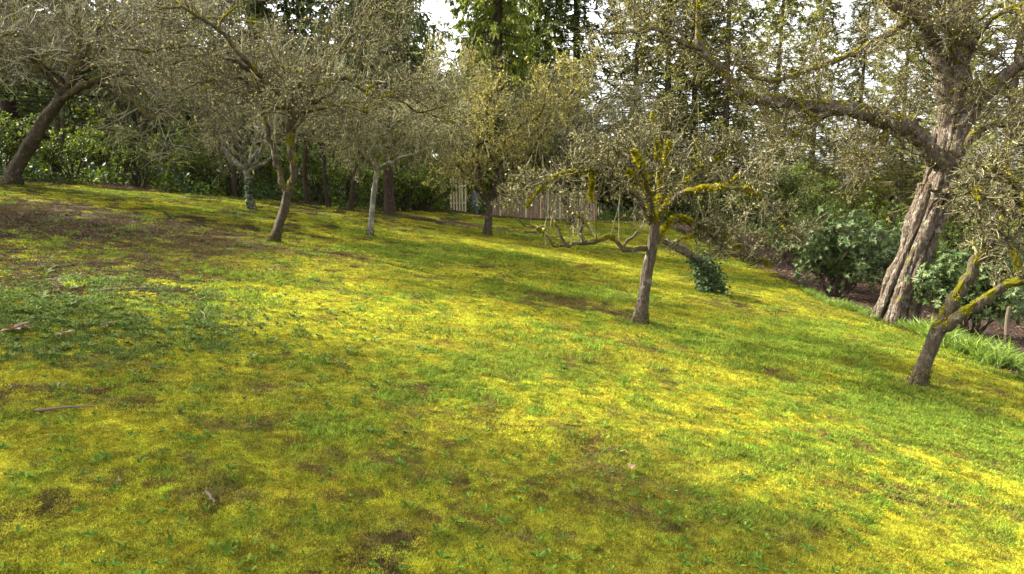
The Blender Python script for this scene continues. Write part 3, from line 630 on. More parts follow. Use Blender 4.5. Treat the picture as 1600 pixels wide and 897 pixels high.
# --- A: the apple tree in the middle of the lawn
b = gp(1000, 508); Ya = b[1]
trA = tr([(1000, 506, 0, .155), (1004, 470, 0, .135), (1011, 425, 0, .125), (1019, 380, 0, .125), (1024, 345, 0, .12)], Ya); trA[0][2] = b[2]
lA = [tr([(1020, 352, 0, .085), (1000, 315, -.2, .07), (968, 284, -.5, .055), (925, 268, -.9, .045), (880, 272, -1.1, .035), (848, 292, -1.2, .026), (822, 325, -1.2, .012)], Ya),
      tr([(1024, 348, 0, .09), (1032, 300, .2, .065), (1026, 255, .4, .045), (1036, 205, .5, .03), (1030, 165, .6, .012)], Ya),
      tr([(1026, 346, 0, .085), (1058, 306, -.3, .06), (1108, 296, -.7, .05), (1160, 296, -1.0, .038), (1205, 325, -1.1, .026), (1240, 372, -1.1, .012)], Ya),
      tr([(1022, 385, 0, .06), (1050, 345, .3, .05), (1080, 348, .4, .042), (1118, 372, .2, .034), (1165, 392, -.1, .022), (1205, 418, -.2, .01)], Ya),
      tr([(1010, 388, 0, .065), (984, 391, -.15, .06), (968, 384, -.2, .055), (955, 371, -.25, .05), (930, 377, -.3, .05), (906, 381, -.3, .045), (890, 384, -.35, .04), (877, 371, -.4, .03), (866, 350, -.4, .018)], Ya),
      tr([(890, 384, -.35, .034), (866, 381, -.45, .028), (850, 366, -.5, .022), (832, 353, -.6, .02), (803, 346, -.7, .01)], Ya),
      tr([(910, 380, -.3, .04), (906, 362, -.25, .034), (912, 343, -.3, .03), (905, 325, -.3, .015)], Ya),
      tr([(973, 387, -.2, .04), (985, 372, -.1, .03), (1002, 358, .0, .022), (1000, 340, .1, .012)], Ya),
      tr([(1022, 350, 0, .08), (1002, 304, .6, .055), (962, 262, 1.2, .04), (915, 236, 1.7, .02)], Ya),
      tr([(1025, 345, 0, .08), (1066, 290, .7, .055), (1112, 255, 1.3, .04), (1160, 232, 1.9, .018)], Ya),
      tr([(1022, 348, 0, .075), (1012, 300, -.7, .05), (1002, 262, -1.3, .035), (988, 235, -1.8, .015)], Ya)]
cA = P(1015, 285, Ya); envA = (cA, np.array([3.4, 2.7, 1.35]))
fruit_tree('apple_tree', 'knobbly apple tree with bright moss cushions, alone in the middle of the lawn', trA, lA, envA, (M_apple, M_twig_dark, M_lichen), (12, 8, 5), ((.5, 1.2), (.25, .65), (.15, .42)), 3, .04, .72, sprouts=6, mthick=1.7, basemoss=1, drop=.05, bare=[4, 5, 6, 7])

# --- B: forked leaning tree at left centre
b = gp(427, 380); Yb = b[1]
trB = tr([(427, 380, 0, .16), (434, 355, 0, .14), (444, 325, 0, .135), (449, 300, 0, .13)], Yb); trB[0][2] = b[2]
lB = [tr([(448, 305, 0, .10), (436, 268, .1, .085), (424, 225, .2, .075), (412, 180, .3, .065), (404, 140, .3, .05), (385, 90, .4, .02)], Yb),
      tr([(450, 305, 0, .115), (459, 270, -.1, .10), (453, 225, -.1, .095), (452, 180, -.1, .09), (455, 130, -.1, .06), (470, 80, -.1, .025)], Yb),
      tr([(456, 178, -.1, .06), (490, 172, -.4, .05), (530, 165, -.8, .04), (575, 175, -1.1, .02)], Yb),
      tr([(404, 140, .3, .05), (370, 122, -.3, .04), (330, 125, -.9, .03), (285, 140, -1.3, .015)], Yb)]
cB = P(455, 112, Yb); envB = (cB, np.array([4.5, 3.6, 2.7])); lB += ellipse_limbs(P(455, 165, Yb), cB, envB[1], 8, .07, seed=2, zlo=-.35)
fruit_tree('apple_tree', 'dark mossy apple tree with a leaning trunk forked into two stems, left of centre', trB, lB, envB, APPLED, (8, 7, 5), ((1.0, 2.2), (.5, 1.2), (.25, .7)), 2, .055, .4, drop=.04, sprouts=10)
# --- C: slender pale trunk
b = gp(577, 371); Yc = b[1]
trC = tr([(577, 370, 0, .12), (580, 340, 0, .105), (584, 300, 0, .10), (590, 262, 0, .09)], Yc); trC[0][2] = b[2]
cC = P(605, 150, Yc); envC = (cC, np.array([3.5, 3.0, 3.3])); lC = ellipse_limbs(P(590, 264, Yc), cC, envC[1], 9, .065, seed=3, zlo=-.6)
fruit_tree('lichen_tree', 'slender pale trunked tree hung with dense grey lichen, left of the dark conifer trunk', trC, lC, envC, (M_pale, M_twig, M_lichen), (9, 7, 5), ((1.0, 2.0), (.5, 1.2), (.25, .7)), 6, .06, .12, drop=.16, up=.0, sprouts=9)
# --- D: golden twiggy tree in front of the fence
b = gp(761, 368); Yd = b[1]
trD = tr([(761, 368, 0, .20), (762, 350, 0, .18), (764, 330, 0, .17), (764, 314, 0, .16)], Yd); trD[0][2] = b[2]
cD = P(772, 186, Yd); envD = (cD, np.array([4.9, 3.8, 3.5]))
lD = [tr([(763, 316, 0, .11), (748, 298, -.2, .09), (735, 280, -.5, .07), (712, 255, -.8, .03)], Yd), tr([(765, 316, 0, .11), (778, 302, .1, .09), (800, 298, .2, .07), (830, 280, .3, .03)], Yd)] + ellipse_limbs(P(764, 314, Yd), cD, envD[1], 9, .10, seed=4, zlo=-.4)
fruit_tree('apple_tree', 'golden twiggy apple tree with a short dark trunk in front of the board fence', trD, lD, envD, GOLD, (9, 7, 5), ((1.0, 2.2), (.5, 1.3), (.3, .8)), 8, .075, .15, sprouts=12)
# --- E: pale ivy-clad trunk
b = gp(391, 328); Ye = b[1]
trE = tr([(393, 328, 0, .17), (390, 305, 0, .15), (388, 285, 0, .14), (383, 265, 0, .12)], Ye); trE[0][2] = b[2]
cE = P(365, 180, Ye); envE = (cE, np.array([4.6, 3.4, 3.0])); lE = ellipse_limbs(P(384, 268, Ye), cE, envE[1], 9, .08, seed=5, zlo=-.4)
fruit_tree('apple_tree', 'grey lichen covered apple tree with ivy on its pale trunk, by the back hedge', trE, lE, envE, (M_pale, M_twig, M_lichen), (9, 6, 5), ((1.0, 2.2), (.5, 1.3), (.3, .8)), 2, .06, .15, ivy=.8, sprouts=9)
# --- H: behind the middle apple tree
b = gp(893, 352); Yh = b[1]
trH = tr([(896, 352, 0, .22), (890, 330, 0, .2), (882, 312, 0, .18), (876, 296, 0, .15)], Yh); trH[0][2] = b[2]
cH = P(905, 190, Yh); envH = (cH, np.array([5.6, 4.0, 3.8])); lH = ellipse_limbs(P(877, 300, Yh), cH, envH[1], 12, .09, seed=6, zlo=-.1)
fruit_tree('apple_tree', 'twiggy grey tree behind the middle apple tree, its trunk leaning left before the fence', trH, lH, envH, APPLE, (8, 6, 5), ((1.0, 2.3), (.5, 1.3), (.3, .85)), 3, .065, .1, sprouts=12)
# --- F: leaning trunk at the far left edge and its crown
b = gp(14, 290); Yf = b[1]
trF = tr([(14, 290, 0, .33), (30, 255, 0, .28), (50, 220, -.1, .26), (75, 180, -.2, .23), (98, 150, -.4, .20)], Yf); trF[0][2] = b[2]
lF = [tr([(96, 155, -.4, .15), (130, 135, -.9, .12), (175, 118, -1.6, .10), (235, 112, -2.4, .075), (290, 92, -3.2, .05), (345, 88, -4.0, .02)], Yf),
      tr([(98, 150, -.4, .15), (115, 100, .1, .12), (125, 60, .4, .09), (120, 15, .7, .04)], Yf),
      tr([(98, 152, -.4, .12), (70, 110, -.9, .09), (40, 70, -1.6, .06), (5, 50, -2.1, .03)], Yf),
      tr([(120, 95, .1, .08), (170, 40, -1.2, .07), (260, 30, -2.6, .05), (340, 28, -3.6, .035), (430, 40, -4.4, .012)], Yf),
      tr([(140, 132, -1, .07), (190, 140, -1.6, .055), (230, 180, -2.2, .04), (270, 200, -2.4, .015)], Yf)]
cF = P(200, 95, Yf - 1.5); envF = (cF, np.array([6.6, 4.6, 3.3])); lF += ellipse_limbs(P(100, 140, Yf), cF, envF[1], 8, .09, seed=8, zlo=-.3)
fruit_tree('orchard_tree', 'thick leaning trunk at the left edge with long mossy limbs and pale lichen twigs', trF, lF, envF, (M_apple_dark, M_twig, M_lichen), (9, 7, 5), ((1.3, 2.8), (.6, 1.5), (.35, .95)), 1, .05, .4, drop=.05, twr=.0065, sprouts=12)
for (u, v, lean, rr, lab, sd_) in ((82, 282, 8, .13, 'slim straight trunk just right of the leaning tree at the left edge', 21), (94, 268, 5, .14, 'second slim trunk standing close behind the slim one at left', 22)):
    b = gp(u, v); Yg = b[1]
    tg = tr([(u, v, 0, rr), (u + lean * .3, v - 40, 0, rr * .9), (u + lean * .7, v - 90, 0, rr * .8), (u + lean, v - 130, 0, rr * .7)], Yg); tg[0][2] = b[2]
    cg = P(u + 40, v - 210, Yg); eg = (cg, np.array([2.6, 2.4, 2.6]))
    fruit_tree('orchard_tree', lab, tg, ellipse_limbs(tg[-1][:3], cg, eg[1], 6, .06, seed=sd_), eg, APPLED, (7, 6, 5), ((.8, 1.8), (.4, 1.0), (.25, .7)), 2, .05, .2)

# --- I: the great twisted tree at right
b = gp(1396, 503); Yi = b[1]
tI = thing('veteran_tree', b, 'massive old tree at right with a twisted, fluted trunk and spreading mossy limbs', 'tree', 'old fruit trees on the lawn')
core = trw([(1396, 508, 0, .26), (1412, 450, 0, .23), (1432, 390, 0, .21), (1453, 330, 0, .23), (1472, 270, 0, .27), (1484, 215, 0, .27), (1487, 170, 0, .23)], Yi)
tb = trunk_mesh(core, 32, .12, 0, .05, seed=3); rs = np.random.RandomState(12)
cc_ = catmull(np.asarray(core), 40)
for k in range(13):
    a0 = k / 13 * 6.283 + rs.rand() * .4; tw = rs.uniform(.5, 1.1); s = np.linspace(0, 1, 40); st0 = 0; e = rs.randint(24, 38)
    an = a0 + tw * s; off = cc_[:, 3] * rs.uniform(1.05, 1.4) * (1 + .35 * np.exp(-s * 7))
    rr = (.065 + .05 * rs.rand()) * (1 + .30 * np.sin(s * rs.uniform(14, 26) + rs.rand() * 6)) * np.where(s < .12, 1.25, 1)
    p = cc_[:, :3] + np.stack([np.cos(an) * off, np.sin(an) * off, -.25 * (s < .02)], 1)
    st = trunk_mesh(np.c_[p, rr][:e:2], 12, .15, 0, .05, seed=40 + k)
    for vv, qq in zip(st.v[:1], st.q[:1]): tb.add(vv, q=qq)
    if len(st.v) > 1: tb.add(st.v[1], t=st.t[0] - len(st.v[0]))
tb.build('trunk', M_big, tI)
# small burrs and broken twigs on the trunk
for k in range(7):
    i = rs.randint(8, 34); a = rs.uniform(-2.6, -.4); p = cc_[i, :3] + np.array([math.cos(a), math.sin(a), 0]) * cc_[i, 3] * 1.15
    d = np.array([math.cos(a), math.sin(a) * .8, rs.uniform(-.2, .5)])
    trunk_mesh([np.r_[p, .05], np.r_[p + d * .14, .04], np.r_[p + d * .26 + rs.randn(3) * .04, .015]], 8, .2, 0, .04, seed=70 + k).build('branch_stub', M_big, tI)
lI = [trw([(1462, 250, -.1, .24), (1427, 207, -.4, .21), (1386, 189, -.7, .19), (1342, 174, -1.0, .165), (1300, 167, -1.3, .15), (1250, 163, -1.6, .13), (1205, 157, -1.9, .12), (1168, 153, -2.1, .10), (1145, 136, -2.2, .085), (1127, 107, -2.3, .075), (1097, 77, -2.3, .065), (1090, 37, -2.2, .05), (1092, -20, -2.0, .02)], Yi),
      trw([(1097, 77, -2.3, .055), (1060, 64, -2.5, .045), (1024, 46, -2.7, .04), (985, 50, -2.9, .03), (940, 52, -3.0, .015)], Yi),
      trw([(1484, 180, 0, .21), (1472, 105, .1, .17), (1456, 63, .1, .15), (1432, 27, .0, .12), (1397, 10, -.2, .10), (1360, -25, -.4, .06)], Yi),
      trw([(1456, 63, .1, .11), (1440, 15, .3, .10), (1425, -30, .5, .07)], Yi),
      trw([(1488, 180, 0, .25), (1498, 110, 0, .22), (1504, 50, .1, .20), (1510, -30, .2, .15)], Yi),
      trw([(1492, 215, -.1, .2), (1522, 170, -.3, .17), (1555, 132, -.6, .15), (1600, 95, -.9, .13), (1660, 60, -1.3, .08)], Yi),
      trw([(1500, 240, .1, .12), (1535, 200, .5, .1), (1580, 190, .9, .08), (1640, 180, 1.4, .04)], Yi),
      trw([(1419, 35, 0, .075), (1371, 63, -.5, .065), (1324, 88, -.9, .06), (1272, 107, -1.3, .05), (1215, 126, -1.6, .045), (1178, 120, -1.8, .04), (1145, 98, -2.0, .025), (1115, 85, -2.2, .012)], Yi),
      trw([(1386, 195, -.7, .09), (1384, 212, -.75, .075), (1375, 236, -.8, .065), (1364, 254, -.85, .055), (1342, 258, -.9, .03)], Yi),
      trw([(1490, 100, 0, .07), (1482, 50, -.5, .06), (1468, 10, -.9, .05), (1450, -30, -1.2, .03)], Yi),
      trw([(1300, 167, -1.3, .06), (1285, 185, -1.6, .05), (1260, 200, -1.9, .035), (1225, 222, -2.2, .012)], Yi),
      trw([(1510, 90, 0, .07), (1540, 40, -.6, .05), (1585, 10, -1.0, .04), (1640, 0, -1.5, .02)], Yi),
      trw([(1470, 300, -.3, .05), (1510, 285, -.9, .04), (1560, 275, -1.5, .03), (1620, 290, -2, .012)], Yi)]
for l in lI: trunk_mesh(l, 12, .12, 0, .07, seed=R.randint(999), crook=.015).build('limb', M_big, tI)
lp, lr = resample(lI, 14)
b1p, b1r = spawn(lp, lr, 12, .1, 1, (.7, 1.9), (40, 85), .12, .22, 6, .4, .03, .007, None, .0)
b2p, b2r = spawn(b1p, b1r, 8, .12, 1, (.35, .9), (35, 80), .1, .24, 4, .6, .014, .005, None, .02)
b3p, b3r = spawn(b2p, b2r, 6, .1, 1, (.2, .6), (30, 75), .08, .18, 3, .7, .008, .0045, None, .02, .3)
cb = MB(); tubes(cb, b1p, b1r, 6, .1); tubes(cb, b2p, b2r, 4, .1); tubes(cb, b3p, b3r, 3); cr = cb.build('crown', M_twig_dark, tI)
fb = MB(); i = np.repeat(np.arange(len(b3p)), 2); p, r, T = interp(b3p, b3r, i, R.rand(len(i))); s = .042 * R.uniform(.5, 1.5, len(i)); diamonds(fb, p, R.randn(len(i), 3), s, s * .5); fb.build('foliage', M_lichen_gold, cr, smooth=False)
mb = MB()
for j, l in enumerate(lI): moss_on(mb, l, (.75 if j in (0, 7, 8) else .3), 1.0 if j != 0 else 1.2, 300 + j)
for j in np.where(R.rand(len(b1p)) < .12)[0]: moss_on(mb, np.c_[b1p[j], b1r[j]], .6, .9, int(j))
tag(mb.build('moss', M_moss, tI, smooth=False), kind='stuff')

# --- J: leaning mossy tree at the right edge
b = gp(1432, 603); Yj = b[1]
trJ = tr([(1432, 603, 0, .15), (1447, 562, 0, .135), (1460, 528, 0, .13), (1470, 508, 0, .13)], Yj); trJ[0][2] = b[2]
lJ = [tr([(1466, 516, 0, .115), (1483, 482, 0, .105), (1500, 455, 0, .10), (1530, 403, .1, .09), (1559, 363, .1, .095), (1582, 328, .2, .085), (1610, 295, .3, .06), (1650, 250, .4, .03)], Yj),
      tr([(1462, 522, 0, .10), (1485, 505, -.1, .095), (1508, 489, -.2, .09), (1555, 457, -.3, .085), (1600, 435, -.5, .075), (1660, 400, -.8, .05)], Yj),
      tr([(1598, 436, -.5, .05), (1588, 415, -.5, .045), (1576, 385, -.45, .035), (1560, 362, -.3, .03)], Yj),
      tr([(1575, 338, .2, .05), (1550, 315, -.2, .04), (1520, 300, -.5, .03), (1490, 305, -.8, .012)], Yj),
      tr([(1590, 318, .2, .05), (1585, 290, -.3, .04), (1560, 268, -.7, .03), (1535, 262, -1, .012)], Yj)]
cJ = P(1600, 290, Yj); envJ = (cJ, np.array([1.6, 1.8, 1.1]))
fruit_tree('apple_tree', 'leaning mossy apple tree forked low, at the right edge of the lawn', trJ, lJ, envJ, APPLED, (8, 6, 5), ((.35, .9), (.2, .5), (.1, .3)), 3, .03, .55)

# --- ivy-covered leaning trunk behind the middle apple tree
b = gp(1112, 460); Yk = b[1]
tk = thing('ivy_stump', b, 'bent old trunk smothered in dark ivy, right of the middle apple tree', 'tree stump')
kp = tr([(1116, 466, 0, .2), (1108, 436, 0, .18), (1098, 412, 0, .16), (1078, 397, -.1, .14), (1056, 386, -.2, .12), (1038, 376, -.3, .11), (1030, 366, -.3, .07)], Yk)
trunk_mesh(kp, 14, .12, 0, .06, seed=9).build('trunk', M_apple, tk)
ib = MB(); c = catmull(np.asarray(kp), 60); n = 1500; i = np.clip((R.beta(1.0, 1.9, n) * 36).astype(int), 0, 59); d = nrm(R.randn(n, 3))
off = (.10 + .20 * R.rand(n)) * (1.25 - .55 * i / 36)
diamonds(ib, c[i, :3] + d * (c[i, 3] * .7 + off)[:, None] + [0, 0, .02], d + [0, 0, -.7], R.uniform(.05, .12, n), R.uniform(.05, .11, n), normal=d + .4 * R.randn(n, 3), fold=.1, mid=.35)
ib.build('ivy', M_ivy, tk, smooth=False)
vb = MB()
for k in range(14):
    p0 = c[R.randint(6, 34), :3] + R.randn(3) * .08; K = 5; q = np.zeros((K, 3)); q[0] = p0
    for m in range(1, K): q[m] = q[m - 1] + np.array([R.randn() * .05 - .05, R.randn() * .05, -.09])
    tubes(vb, q, np.full(K, .005), 3)
vb.build('vine', M_darkstem, tk)

# ------------------------------------------------------------------ shrubs
def shrub(name, label, base, er, n_stem, leafn, lsize, lw, mat, whorl=1, fold=.12, group=None, cat='shrub', stemr=.025, dens=(6, 5), droop=.2, lift=.55, twm=None):
    t = thing(name, base, label, cat, group); er = np.asarray(er, float); c = np.asarray(base, float) + [0, 0, er[2] * lift * 1.7]
    limbs = []
    for k in range(n_stem):
        a = R.rand() * 6.283; el = R.uniform(-.15, 1.3); d = np.array([math.cos(a) * math.cos(el), math.sin(a) * math.cos(el), math.sin(el)])
        limbs.append(limb_to(np.asarray(base) + [math.cos(a) * .12, math.sin(a) * .12, -.05], stemr, c + d * er * R.uniform(.5, .9), .008, 6, .05, .05))
    lp, lr = resample(limbs, 7)
    b1p, b1r = spawn(lp, lr, dens[0], .25, 1, (.35 * er[0] * .6, er[0] * .6), (30, 75), .15, .2, 4, .6, .015, .005, (c, er * 1.05))
    b2p, b2r = spawn(b1p, b1r, dens[1], .2, 1, (.2, .5), (30, 75), .1, .2, 3, .7, .008, .004, (c, er * 1.08))
    sb = MB(); tubes(sb, lp, lr, 5, .1); tubes(sb, b1p, b1r, 4); tubes(sb, b2p, b2r, 3); st = sb.build('stem', twm or M_darkstem, t)
    fb = MB(); tips = b2p[:, -1]; td = nrm(b2p[:, -1] - b2p[:, -2])
    if whorl > 1:
        i = np.repeat(np.arange(len(tips)), whorl); a = np.tile(np.arange(whorl) / whorl * 6.283, len(tips)) + R.rand(len(i)) * .5
        T = td[i]; U = nrm(np.cross(T, R.randn(len(tips), 3)[i] + .01)); V = np.cross(T, U); rad = np.cos(a)[:, None] * U + np.sin(a)[:, None] * V
        d = rad + T * R.uniform(.1, .7, (len(i), 1)) - [0, 0, droop]; diamonds(fb, tips[i], d, lsize * R.uniform(.7, 1.2, len(i)), lw * R.uniform(.8, 1.2, len(i)), normal=T + .2 * R.randn(len(i), 3), fold=fold)
    else:
        i = np.repeat(np.arange(len(b2p)), leafn); p, r, T = interp(b2p, b2r, i, R.rand(len(i)))
        d = T + R.randn(len(i), 3) * .8 - [0, 0, droop]; diamonds(fb, p, d, lsize * R.uniform(.6, 1.3, len(i)), lw * R.uniform(.7, 1.3, len(i)), normal=np.array([0, 0, 1.]) + .7 * R.randn(len(i), 3))
    fb.build('foliage', mat, t, smooth=False); return t
def gpx(x, y): return np.array([x, y, float(g(x, y))])
# rhododendrons at right
b = gp(1325, 472); b[1] += .9; b[2] = float(g(b[0], b[1]))
shrub('rhododendron', 'broad dark rhododendron left of the twisted old trunk', b, (1.9, 1.5, 1.45), 26, 0, .13, .04, M_rhodo, whorl=8, dens=(8, 7), droop=.25)
b = gp(1355, 470); shrub('rhododendron', 'low dark rhododendron tucked against the left foot of the twisted trunk', gpx(b[0] + .2, b[1] + 1.9), (1.5, 1.3, 1.25), 18, 0, .13, .04, M_rhodo, whorl=8, dens=(7, 7), droop=.25)
b = gp(1465, 480); shrub('rhododendron', 'dark rhododendron just right of the twisted old trunk', gpx(b[0] + .3, b[1] + 3.0), (1.8, 1.4, 1.4), 22, 0, .135, .042, M_rhodo, whorl=8, dens=(8, 7), droop=.25)
b = gp(1590, 560); shrub('rhododendron', 'dark glossy rhododendron behind the leaning mossy tree at right', gpx(b[0] + .6, b[1] + 2.4), (1.5, 1.2, 1.15), 18, 0, .135, .042, M_rhodo, whorl=8, dens=(8, 7), droop=.3, lift=.7)
b = gp(1290, 440); shrub('rhododendron', 'looser olive shrub behind the broad rhododendron at right', gpx(b[0] + .5, b[1] + 4.0), (1.6, 1.4, 1.5), 12, 0, .14, .045, M_hedge, whorl=7, dens=(6, 5))
# bamboo staked shrub stem at right edge
b = gp(1572, 548); tS = thing('garden_stake', b, 'short tan stake with a dark lower half, standing in the bed at the right edge', 'stake')
q = P(1574, 500, b[1]); trunk_mesh([np.r_[b - [0, 0, .05], .045], np.r_[b * .5 + q * .5, .045], np.r_[b * .5 + q * .5 + [0, 0, .02], .044]], 10, .05).build('dark_base', M_darkstem, tS)
trunk_mesh([np.r_[b * .5 + q * .5 + [0, 0, .01], .04], np.r_[q, .04], np.r_[q + [0.01, 0, .28], .038]], 10, .03).build('pole', M_stick, tS)

# hedge shrubs along the back boundary
HL = ['at the far left behind the leaning trunk', 'right of the two slim trunks at left', 'behind the left end of the sunlit strip', 'above the sunlit strip of grass', 'left of the ivy clad trunk', 'directly behind the ivy clad trunk',
      'behind the forked leaning tree', 'between the forked tree and the pale slender trunk', 'left of the pale slender trunk', 'behind the pale slender trunk', 'behind the dark conifer trunk', 'right of the dark conifer trunk', 'between the conifer trunk and the pale pickets', 'touching the pale pickets']
hx = np.array([h[0] for h in HEDGE]); hy = np.array([h[1] for h in HEDGE])
XS = [-20, -17.6, -15.6, -13.8, -12.2, -10.8, -9.3, -7.8, -6.6, -5.4, -4.6, -5.0, -4.7, -4.5]
YS = [None] * 9 + [34, 35.5, 36.5, 38.0, 39.6]
for k, xh in enumerate(XS):
    yh = float(np.interp(xh, hx, hy)) + 1.0 + R.rand() * .8 if YS[k] is None else YS[k]
    big = k < 10
    shrub('hedge_shrub', 'green hedge shrub ' + HL[k], gpx(xh, yh), (1.7, 1.2, 1.75 if big else 1.3), 15, 8, .115, .055, M_hedge if k != 11 else M_lime, dens=(5, 5), group='shrubs along the back boundary', stemr=.03, lift=.42)
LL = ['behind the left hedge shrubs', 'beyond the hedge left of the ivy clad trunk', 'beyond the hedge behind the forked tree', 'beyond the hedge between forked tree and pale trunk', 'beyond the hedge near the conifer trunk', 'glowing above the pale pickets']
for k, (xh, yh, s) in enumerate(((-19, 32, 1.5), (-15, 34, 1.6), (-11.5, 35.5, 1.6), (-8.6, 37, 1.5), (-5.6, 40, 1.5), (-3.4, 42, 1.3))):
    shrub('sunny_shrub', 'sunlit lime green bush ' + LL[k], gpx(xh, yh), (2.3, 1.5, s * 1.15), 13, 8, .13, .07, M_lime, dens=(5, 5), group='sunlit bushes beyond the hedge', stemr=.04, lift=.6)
# brambles and ferny undergrowth along the foot of the hedge
def bramble(name, k, mat):
    b_ = MB(); a = R.rand(k) * 6.283; q = np.sqrt(R.rand(k)); h = R.rand(k) ** .8 * (1.1 - q); p = np.stack([np.cos(a) * q * .4, np.sin(a) * q * .4, h * .6], 1)
    diamonds(b_, p, np.stack([np.cos(a), np.sin(a), .2 * R.randn(k)], 1) + .7 * R.randn(k, 3), R.uniform(.07, .15, k), R.uniform(.035, .08, k)); return proto(name, b_, mat)
br_p = [bramble('bramble_a', 90, M_hedge), bramble('bramble_b', 80, M_ivy), bramble('bramble_c', 80, M_hedge)]
n = 8500; x = R.uniform(-30, 26, n); y = R.uniform(20, 58, n); bk = back_side(x, y); k = (bk > -.2) & (bk < 7) & ~((x > -3.6) & (x < 9.5) & (bk < 2.5)) & (fbm(x / 2, y / 2, 101, 2) > .38)
k |= (bed_side(x, y) > 4.5) & (bed_side(x, y) < 16) & (bk < 7) & (fbm(x / 2, y / 2, 102, 2) > .5); x, y = x[k], y[k]; n = len(x); s = R.uniform(.7, 1.7, n)
scatter('hedge_undergrowth', np.stack([x, y, g(x, y)], 1), br_p, R.randint(0, 3, n), np.stack([0 * x, 0 * x, R.rand(n) * 6.28], 1), np.stack([s, s, s], 1), None, 'tangled dark brambles along the foot of the hedge')
# dark trunks inside the hedge
TL = ['left of the sunlit strip', 'over the left end of the sunlit strip', 'over the middle of the sunlit strip', 'left of the ivy clad trunk', 'between ivy clad trunk and forked tree', 'just right of the forked tree', 'midway between forked tree and pale trunk', 'close left of the pale slender trunk']
for k, (u, v) in enumerate(((175, 272), (215, 282), (268, 290), (318, 298), (355, 305), (470, 318), (505, 322), (540, 325))):
    p = gp(u, v + 4); base = gpx(p[0], p[1] + .9); t = thing('thin_tree', base, 'thin dark tree stem in the hedge ' + TL[k], 'tree', 'dark stems in the back hedge')
    h = R.uniform(3, 4.5); ln = R.uniform(-.5, .5); rr = R.uniform(.07, .13)
    tp = [np.r_[base - [0, 0, .1], rr * 1.2], np.r_[base + [ln * .3, 0, h * .3], rr], np.r_[base + [ln * .5 + .1, .1, h * .65], rr * .8], np.r_[base + [ln, .1, h], rr * .5]]
    trunk_mesh(tp, 9, .1, seed=k).build('trunk', M_darkstem, t)
    c = base + [ln, 0, h + .3]; er = np.array([1.6, 1.3, 1.5]); L_ = ellipse_limbs(tp[-1][:3], c, er, 6, .04, seed=50 + k); lp, lr = resample(L_, 7)
    b1p, b1r = spawn(lp, lr, 6, .2, 1, (.4, .9), (35, 75), .1, .25, 4, .6, .015, .006, (c, er)); b2p, b2r = spawn(b1p, b1r, 5, .2, 1, (.2, .5), (35, 75), .1, .25, 3, .6, .008, .005, (c, er))
    cb = MB(); tubes(cb, lp, lr, 5); tubes(cb, b1p, b1r, 3); tubes(cb, b2p, b2r, 3); cr = cb.build('crown', M_darkstem, t)
    fb = MB(); i = np.repeat(np.arange(len(b2p)), 6); p, r, T = interp(b2p, b2r, i, R.rand(len(i))); diamonds(fb, p, R.randn(len(i), 3), R.uniform(.06, .14, len(i)), R.uniform(.04, .08, len(i))); fb.build('foliage', M_hedge, cr, smooth=False)

# ------------------------------------------------------------------ conifers
def conifer(name, label, base, H, spread, h0, mats, nb=90, kind='cedar', tr_=.3, seed=0, group='tall conifers behind the orchard', nsub=12, nfr=7, fl=.30, fw=.075):
    rs = np.random.RandomState(seed); t = thing(name, base, label, 'tree', group); base = np.asarray(base, float); bark, leaf = mats
    lean = rs.uniform(-.02, .02, 2) * H
    tp = [np.r_[base - [0, 0, .2], tr_ * 1.25]] + [np.r_[base + [lean[0] * f, lean[1] * f, H * f], tr_ * (1 - f) ** .8 + .03] for f in (.04, .25, .5, .75, 1)]
    trunk_mesh(tp, 14, .06, 0, .3, flare=.3, seed=seed).build('trunk', bark, t)
    f = h0 / H + (1 - h0 / H) * np.linspace(0, 1, nb) ** 1.1; a = np.arange(nb) * 2.399 + rs.rand(nb); L = spread * (1 - .8 * f) * rs.uniform(.6, 1.1, nb)
    K = 7; s = np.linspace(0, 1, K); p0 = base + np.stack([lean[0] * f, lean[1] * f, H * f], 1); hd = np.stack([np.cos(a), np.sin(a), 0 * a], 1)
    if kind == 'cedar': dz = -.12 * s - .38 * s ** 1.6 + .28 * s ** 4
    else: dz = .10 * s - .30 * s ** 2
    B = p0[:, None] + hd[:, None] * (L[:, None] * s)[..., None]; B[:, :, 2] += L[:, None] * dz * rs.uniform(.6, 1.4, (nb, 1)); B[:, 1:] += rs.randn(nb, K - 1, 3) * .05
    Br = np.maximum((.012 * L)[:, None] * (1 - .8 * s)[None], .006)
    sp, sr = spawn(B, Br, nsub, .12, 1, (.5, 1.1) if kind == 'cedar' else (.4, .95), (35, 65), -.25 if kind == 'cedar' else -.02, .1, 3, .6, .012, .005, None, .22 if kind == 'cedar' else .05, .45)
    cb = MB(); tubes(cb, B, Br, 4); tubes(cb, sp, sr, 3); cr = cb.build('crown', bark, t)
    i = np.repeat(np.arange(len(sp)), nfr); p, r, T = interp(sp, sr, i, R.rand(len(i))); n = len(i)
    fb = MB()
    if kind == 'cedar': d = T * .5 + R.randn(n, 3) * .45 + [0, 0, -.8]; diamonds(fb, p, d, fl * R.uniform(.6, 1.3, n), fw * R.uniform(.6, 1.3, n))
    else:
        side = nrm(np.cross(T, [0, 0, 1.])); d = T * .7 + side * np.where(R.rand(n) < .5, 1, -1)[:, None] * .8 + R.randn(n, 3) * .25 - [0, 0, .15]; diamonds(fb, p, d, fl * .8 * R.uniform(.6, 1.3, n), fw * .9 * R.uniform(.6, 1.3, n), normal=np.array([0, 0, 1.]) + .5 * R.randn(n, 3))
    fb.build('foliage', leaf, cr, smooth=False); return t
CED = (M_conbark, M_cedar); FIR = (M_conbark, M_fir); PAL = (M_conbark_l, M_firpale)
b = gp(609, 337)
